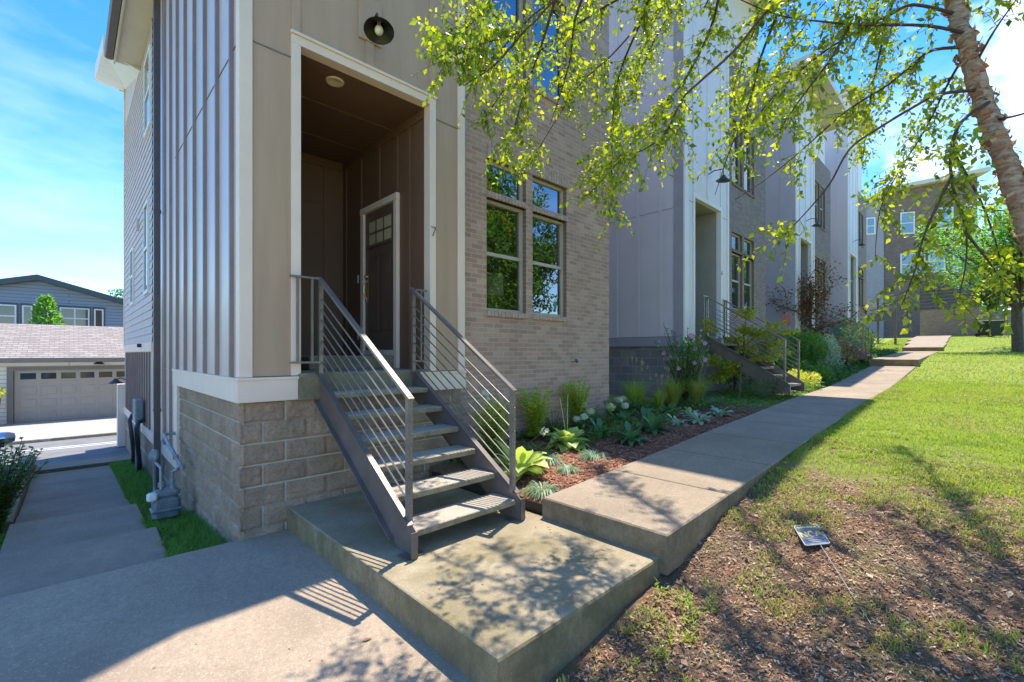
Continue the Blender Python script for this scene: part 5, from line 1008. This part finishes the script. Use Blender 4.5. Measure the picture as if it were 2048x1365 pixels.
for k in range(330):
    i = random.randrange(14, len(td) - 20); c_ = td[i]; a = random.uniform(0, 2 * PI); t_ = (td[i + 1] - c_).normalized(); u_ = t_.orthogonal().normalized(); v_ = t_.cross(u_); d = u_ * math.cos(a) + v_ * math.sin(a); s_ = t_.cross(d); r0 = rr_[i] * 1.0; l = random.uniform(.012, .045); wd_ = random.uniform(.008, .03)
    b = c_ + d * r0; o1 = b + s_ * wd_; q1 = b - s_ * wd_; sg = random.choice((-1, 1)); cu = d * l * .8 + t_ * sg * l * .5
    pl.add([o1, q1, q1 + cu * .6, o1 + cu * .5, q1 + cu + t_ * sg * .02, o1 + cu * .9 + t_ * sg * .012], [(0, 1, 2, 3), (3, 2, 4, 5)])
tag(pl.build('peeling_bark', 'peel', BR), kind='stuff')
# limbs measured in the photograph: (px, py, distance)
LB = [
 [(1935, 68, 3.3), (1853, 52, 3.25), (1729, 50, 3.2), (1659, 45, 3.2), (1554, 30, 3.15), (1440, -20, 3.1)],
 [(1945, 95, 3.3), (1868, 100, 3.4), (1828, 127, 3.5), (1778, 169, 3.6), (1729, 199, 3.7), (1679, 234, 3.8), (1594, 309, 4.0), (1530, 360, 4.1), (1470, 400, 4.2)],
 [(1962, 180, 3.25), (1878, 189, 3.2), (1828, 214, 3.2), (1754, 259, 3.2), (1699, 299, 3.2), (1659, 369, 3.2), (1614, 423, 3.2), (1570, 470, 3.2)],
 [(1978, 205, 3.2), (1923, 244, 3.1), (1903, 299, 3.05), (1903, 359, 3.0), (1916, 408, 3.0), (1933, 468, 3.0), (1930, 540, 3.0), (1915, 600, 3.0)],
 [(1903, 350, 3.0), (1870, 420, 3.0), (1845, 480, 3.0), (1830, 540, 3.0), (1800, 620, 3.0)],
 [(1918, 30, 3.35), (1828, 10, 3.3), (1780, 30, 3.3), (1720, 60, 3.4), (1640, 110, 3.6), (1560, 180, 3.9), (1500, 250, 4.2), (1450, 300, 4.4)],
 [(1905, -30, 3.4), (1700, -60, 3.2), (1559, 0, 3.1), (1470, 100, 3.1), (1398, 165, 3.1), (1363, 200, 3.1), (1333, 264, 3.1), (1289, 299, 3.5), (1244, 319, 3.8), (1179, 389, 4.0)],
 [(1900, -50, 3.4), (1600, -150, 3.1), (1400, -100, 3.3), (1299, 0, 3.6), (1284, 40, 3.8), (1224, 110, 4.0), (1160, 170, 4.1), (1100, 260, 4.2), (1060, 330, 4.2)],
 [(1284, 40, 3.8), (1245, 130, 4.3), (1229, 200, 4.5), (1224, 300, 4.5), (1222, 430, 4.5)],
 [(1890, -80, 3.4), (1500, -220, 3.0), (1250, -120, 3.1), (1110, 0, 3.2), (1050, 60, 3.3), (960, 90, 3.3), (880, 125, 3.2)],
 [(1110, 0, 3.2), (1080, 100, 3.5), (1050, 180, 3.7), (1030, 250, 3.7), (1010, 300, 3.7)],
 [(1050, 60, 3.3), (990, 130, 3.3), (930, 170, 3.2)],
 [(1440, -20, 3.1), (1420, 60, 3.4), (1370, 160, 4.0), (1310, 230, 4.3), (1260, 290, 4.4), (1200, 360, 4.4)],
 [(1554, 30, 3.15), (1520, 120, 3.4), (1500, 200, 3.7), (1460, 300, 4.0), (1430, 390, 4.2)],
 [(1990, 240, 3.2), (2040, 230, 3.0), (2100, 210, 2.9)], [(1950, 130, 3.3), (1990, 60, 3.1), (2040, -10, 3.0)], [(2010, 330, 3.15), (2060, 350, 3.3), (2120, 400, 3.4)],
 [(1938, 100, 3.3), (1900, 160, 3.6), (1850, 260, 4.0), (1800, 340, 4.4), (1760, 420, 4.6), (1750, 520, 4.7)],
 [(1895, -60, 3.4), (1800, -90, 4.2), (1700, -40, 4.8), (1620, 40, 5.2), (1560, 130, 5.5), (1540, 230, 5.6)],
 [(1903, 299, 3.05), (1960, 400, 3.3), (1990, 480, 3.5), (2010, 560, 3.6)],
 [(1933, 468, 3.0), (1975, 520, 3.0), (2010, 570, 3.1)],
 [(1180, -40, 3.1), (1150, 40, 3.4), (1140, 120, 3.7), (1120, 190, 3.9), (1100, 250, 4.0)],
 [(1700, 50, 3.2), (1660, 120, 3.2), (1600, 200, 3.3), (1560, 260, 3.3)],
 [(1400, -100, 3.3), (1180, -160, 3.6), (1020, -60, 3.7), (960, 30, 3.6), (900, 80, 3.4)],
]
# limbs above the picture, which throw the dappled shade
for k in range(34): a = R(60 + k * 11 + random.uniform(-8, 8)); z = random.uniform(4.5, 7.4); l = random.uniform(1.0, 3.6); c_ = Vector((4.65, .2, z)); LB.append([c_, c_ + Vector((math.cos(a) * l * .5, math.sin(a) * l * .5, .35)), c_ + Vector((math.cos(a) * l, math.sin(a) * l, .1)), c_ + Vector((math.cos(a) * l * 1.25, math.sin(a) * l * 1.25, -.5))])
tw = MB(); LP = []; LD = []; LL = []; LN = []
def twig(p, d, l, leaf):
    k = 5; pts = [p]; v = d.normalized()
    for j in range(k): v = (v + Vector((random.uniform(-.18, .18), random.uniform(-.18, .18), -.09 + random.uniform(-.13, .12)))).normalized(); pts.append(pts[-1] + v * l / k)
    tw.tube(pts, [.0022, .002, .0017, .0014, .0011, .0007], 3, cap=False); n_ = int(l / .024)
    for j in range(n_):
        t = (j + .5) / n_ * k; i = min(int(t), k - 1); q_ = pts[i].lerp(pts[i + 1], t - i); ax = (pts[i + 1] - pts[i]).normalized(); sd = ax.orthogonal().normalized(); sd.rotate(Matrix.Rotation(j * 2.6 + random.uniform(-.5, .5), 3, ax))
        LP.append(q_); LD.append(sd * .8 + ax * .35 + Vector((random.uniform(-.4, .4), random.uniform(-.4, .4), random.uniform(-.95, .05)))); LL.append(leaf * random.choice((.45, .7, .85, 1., 1.1, 1.25)) * random.uniform(.85, 1.1)); LN.append(Vector((random.uniform(-1, 1), random.uniform(-1, 1), random.uniform(-.1, 1))))
for li, l in enumerate(LB):
    pts = dense([q_ if isinstance(q_, Vector) else at(*q_) for q_ in l], 4); n_ = len(pts); up_ = li >= 24
    r0 = .011 if li in (0, 1, 2, 3, 5, 6, 7, 9) else (.02 if up_ else .009)
    MB().tube(pts, [r0 * (1 - .82 * i / (n_ - 1)) + .0012 for i in range(n_)], 7).build('branch', 'twig', BR, smooth=True)
    tot = sum((pts[i + 1] - pts[i]).length for i in range(n_ - 1)); m_ = int(tot / (.0235 if not up_ else .03))
    for k in range(m_):
        t = (.16 + .84 * (k + random.random()) / m_) * (n_ - 1.001); i = int(t); p = pts[i].lerp(pts[i + 1], t - i)
        if (p - pts[0]).length < .25: continue
        ax = (pts[i + 1] - pts[i]).normalized(); a = random.uniform(0, 2 * PI); sd = ax.orthogonal().normalized(); sd.rotate(Matrix.Rotation(a, 3, ax))
        if mn.noise(p * 2.1) < -.2 and not up_: continue
        twig(p, sd * .9 + ax * .5 + Vector((0, 0, -.05)), random.uniform(.10, .40), .052)
V, F = leafmesh(LP, LD, LN, LL, .62); b = len(tw.v)
F3 = np.concatenate([F]); mesh_np('crown', V, F3, 'birch', BR); tag(tw.build('twigs', 'twig', BR), kind='stuff')
print('birch leaves', len(LP))
# ============================================================ bank litter, grass
def scatter(n, fx0, fx1, fy0, fy1, keep, pw=1.):
    x = fx0 + (fx1 - fx0) * rng.random(n) ** pw; y = rng.uniform(fy0, fy1, n); k = np.array([keep(a_, b_) for a_, b_ in zip(x, y)]); return x[k], y[k]
def gzb(x, y): return gz(x, y) + (bumps(x, y, .035) - .01 if (1.2 < x < 9 and -3 < y < 1.7) else 0)
x, y = scatter(95000, 1.6, 8.5, -2.2, 1.62, lambda a_, b_: mn.noise((a_ * 1.1, b_ * 1.1, 9)) > (a_ - 6.4) * .3 and not (a_ < 3.3 and b_ > 1.66), 1.3)
P = np.array([(a_, b_, gzb(a_, b_) + .004 + .01 * random.random()) for a_, b_ in zip(x, y)])
V, F = chipmesh(P, .021, .42, .6); tag(mesh_np('leaf_litter', V, F, 'litter'), 'dead leaves, chips and pebbles on the worn bank', 'leaf litter', kind='stuff')
x, y = scatter(11000, 1.7, 8.5, -2.3, 1.6, lambda a_, b_: mn.noise((a_ * 1.5, b_ * 1.5, 5)) > -.35 - (a_ - 3) * .1, 1.1); P = np.array([(a_, b_, gzb(a_, b_) + .01) for a_, b_ in zip(x, y)])
V, F = chipmesh(P, .085, .03, .35); tag(mesh_np('dry_straw', V, F, 'straw'), 'dry grass stalks scattered on the bank', 'dry grass', kind='stuff')
x, y = scatter(900, 1.7, 7.5, -2.2, 1.6, lambda a_, b_: True, 1.1); P = np.array([(a_, b_, gzb(a_, b_) + .012) for a_, b_ in zip(x, y)])
V, F = leafmesh(P, rnd(len(P)) * (1, 1, .35), rnd(len(P), -.7, .7) + (0, 0, 1), .055 * rng.uniform(.5, 1.3, len(P)), .55); tag(mesh_np('dead_leaves', V, F, 'litter'), 'larger curled dead leaves lying on the bank', 'dead leaves', kind='stuff')
def lawn(name, x, y, h, wd, m, lab, lean=(.3, 1.1)):
    n = len(x); P = np.array([(a_, b_, gzb(a_, b_) - .004) for a_, b_ in zip(x, y)]); a = rng.uniform(0, 2 * PI, n)
    V, F = blade(P, np.stack([np.cos(a), np.sin(a), a * 0], 1), h * rng.uniform(.5, 1.3, n), wd, rng.uniform(*lean, n)); return tag(mesh_np(name, V, F, m), lab, 'grass', kind='stuff')
def patch(a_, b_):
    c = mn.noise((a_ * 1.3, b_ * 1.3, 4)) + .55 * mn.noise((a_ * 4, b_ * 4, 8)); return c > .40 - max(0, a_ - 3.2) * .22 - (.55 if (a_ < 2.3 and b_ < 1.2) else 0) - max(0, -.2 - b_) * .18
x, y = scatter(60000, 1.55, 9, -2.6, 1.6, lambda a_, b_: patch(a_, b_) and not (a_ < 3.3 and b_ > 1.64), 1.0); lawn('bank_grass', x, y, .055, .0055, 'grass', 'thin grass growing in patches on the bank')
x, y = scatter(170000, 5.0, 17, -6, 1.58, lambda a_, b_: mn.noise((a_ * .9, b_ * .9, 1)) + .6 * mn.noise((a_ * 4, b_ * 4, 1)) + a_ * .22 > 1.45, 1.1); y = np.where(rng.random(len(y)) < .03, rng.uniform(1.56, 1.645, len(y)), y); lawn('lawn_grass', x, y, .05, .009, 'grass', 'sunlit mown lawn right of the walk')
x, y = scatter(150000, 12.2, 46, -20, 1.6, lambda a_, b_: True, 1.7); lawn('far_lawn_grass', x, y, .06, .018, 'grass', 'far part of the lawn')
x, y = scatter(8000, 21.5, 44, 3.05, 4.6, lambda a_, b_: True); lawn('verge_grass', x, y, .09, .03, 'grass', 'grass strip along the far walkway')
x = rng.uniform(.66, 1.13, 20000); y = 4.98 + 9.2 * rng.random(20000) ** 1.7; kk = np.array([mn.noise((a_ * 7, b_ * 7, 1)) > -.25 for a_, b_ in zip(x, y)]); x = x[kk]; y = y[kk]; lawn('side_grass', x, y, .12, .006, 'grassdark', 'green grass strip between the side steps and the block wall')
x = rng.uniform(-3.2, -.54, 9000); y = rng.uniform(6.6, 9.0, 9000); lawn('left_grass', x, y, .07, .008, 'grassdark', 'grass left of the side steps')
# weeds at the foot of the pad, moss
pw = []
for k in range(150):
    a_ = random.uniform(1.6, 3.1); b_ = random.uniform(.55, 1.6) if a_ < 2.4 else random.uniform(1.2, 1.6); z = gzb(a_, b_); n_ = 9
    pw.append(leafmesh(np.array([(a_, b_, z + .005 + .05 * random.random())] * n_) + rnd(n_, -.025, .025), rnd(n_) * (1, 1, .3) + (0, 0, .35), rnd(n_, -.4, .4) + (0, 0, 1), .045 * rng.uniform(.5, 1.3, n_), .25))
V, F = join(pw); tag(mesh_np('low_weeds', V, F, 'grass'), 'small leafy weeds at the foot of the concrete pad', 'weeds', kind='stuff')
# yard sign lying on the bank
ca = [Vector((4.30, 1.10, 0)), Vector((4.49, .97, 0)), Vector((4.16, .80, 0)), Vector((3.97, .92, 0))]
tx = (ca[1] - ca[0]).length; U_ = (ca[1] - ca[0] + ca[2] - ca[3]).normalized(); W_ = (ca[3] - ca[0] + ca[2] - ca[1]).normalized(); cc = sum(ca, Vector()) / 4
zc_ = max(gzb(c.x, c.y) for c in ca) ; W_ = Vector((W_.x, W_.y, -.10)).normalized(); Nn_ = U_.cross(W_); Nn_ = Nn_ if Nn_.z > 0 else -Nn_; cc.z = gzb(cc.x, cc.y) + .03
Y_ = -W_; w2, h2 = .115, .165
SG = thing('yard_sign', 'small blue and yellow yard sign lying on the bare bank', 'sign', cc)
def SP(u, v, h=0): return cc + U_ * u + Y_ * v + Nn_ * h
rc = [(w2 * sx - sx * .02 * (1 - math.cos(t)), h2 * sy - sy * .02 * (1 - math.sin(t))) for sx, sy, tt in ((1, 1, (0, .8, PI / 2)), (-1, 1, (PI / 2, .8, 0)), (-1, -1, (0, .8, PI / 2)), (1, -1, (PI / 2, .8, 0))) for t in tt]
n_ = len(rc); mb = MB().add([SP(u, v, 0) for u, v in rc] + [SP(u, v, .006) for u, v in rc], [tuple(range(n_, 2 * n_)), tuple(reversed(range(n_)))] + [(i, (i + 1) % n_, n_ + (i + 1) % n_, n_ + i) for i in range(n_)]); mb.build('board', 'signwhite', SG)
mb = MB().add([SP(u * .93, v * .95, .007) for u, v in rc], [tuple(range(n_))]); mb.build('face', 'signface', SG)
def stroke(mb, a_, b_, wd): 
    p, q_ = SP(*a_, .0085), SP(*b_, .0085); d = (q_ - p).normalized(); s_ = Nn_.cross(d) * wd / 2; mb.add([p - s_, q_ - s_, q_ + s_, p + s_], [(0, 1, 2, 3)])
lt = MB()
for a_, b_ in (((-.095, -.045), (-.095, .045)), ((-.095, .045), (-.05, -.045)), ((-.05, -.045), (-.05, .045)),
               ((.02, .035), (-.005, .045)), ((-.005, .045), (-.028, .02)), ((-.028, .02), (-.028, -.02)), ((-.028, -.02), (-.005, -.045)), ((-.005, -.045), (.02, -.035)),
               ((.034, -.045), (.066, .045)), ((.066, .045), (.098, -.045)), ((.045, -.015), (.087, -.015))): stroke(lt, a_, b_, .016)
stroke(lt, (-.09, .115), (.08, .115), .030)
lt.build('letters', 'signyellow', SG); lw = MB(); stroke(lw, (-.10, .075), (.10, .075), .004); stroke(lw, (-.10, -.07), (.10, -.07), .004); stroke(lw, (-.06, -.10), (.06, -.10), .008); stroke(lw, (-.04, -.125), (.04, -.125), .007); stroke(lw, (-.10, -.155), (.10, -.155), .004); lw.build('small_print', 'signwhite', SG)
e0 = SP(.02, -h2, .0); e1 = Vector((3.42, .46, gzb(3.42, .46) + .012)); em = (e0 + e1) / 2; em.z = max(em.z, gzb(em.x, em.y) + .012); MB().tube([SP(.0, -.05, -.004), e0, em, e1], .003, 8).build('stake', 'pipe', SG)
# fallen leaves on the slab
for x, y, z, s_, m_, lab in ((1.27, 2.62, -.2185, .07, 'wood', 'curled brown fallen leaf on the driveway slab'), (2.98, 2.62, .004, .035, 'orange', 'tiny orange fallen leaf on the pad below the walkway edge')):
    V, F = leafmesh([(x, y, z + .004)], [(1, -.2, .1)], [(0, 0, 1)], [s_], .4); tag(mesh_np('fallen_leaf', V, F, m_), lab, 'leaf')
dc = []
for (x0, x1, y0, y1, zf_, n_) in ((-1.5, 1.5, .8, 4.7, lambda a, b: -.22, 150), (1.6, 3.1, 1.75, 4.5, lambda a, b: 0, 70), (3.3, 12, 1.66, 2.82, lambda a, b: float(fw(a)), 200)):
    P = np.array([(a, b, zf_(a, b) + .003) for a, b in zip(rng.uniform(x0, x1, n_), rng.uniform(y0, y1, n_))]); dc.append(chipmesh(P, .014, .5, .15))
V, F = join(dc); tag(mesh_np('slab_debris', V, F, 'litter'), 'tiny bits of leaf and grit on the concrete', 'debris', kind='stuff')
n = 6500; cx = rng.uniform(3.5, 9.4, n); cy = 4.82 - 1.1 * rng.random(n) ** 1.6; P = np.array([(x, y, bedz(x, y) + random.uniform(.01, .16)) for x, y in zip(cx, cy) if mn.noise((x * 1.6, y * 1.6, 3)) > -.05]); n = len(P)
V, F = leafmesh(P, rnd(n) * (1, 1, .6), rnd(n, -.5, .5) + (0, 0, 1), .07 * rng.uniform(.4, 1.4, n), .5); tag(mesh_np('bed_undergrowth', V, F, 'green'), 'low mixed green undergrowth between the bed plants', 'ground cover', kind='stuff')
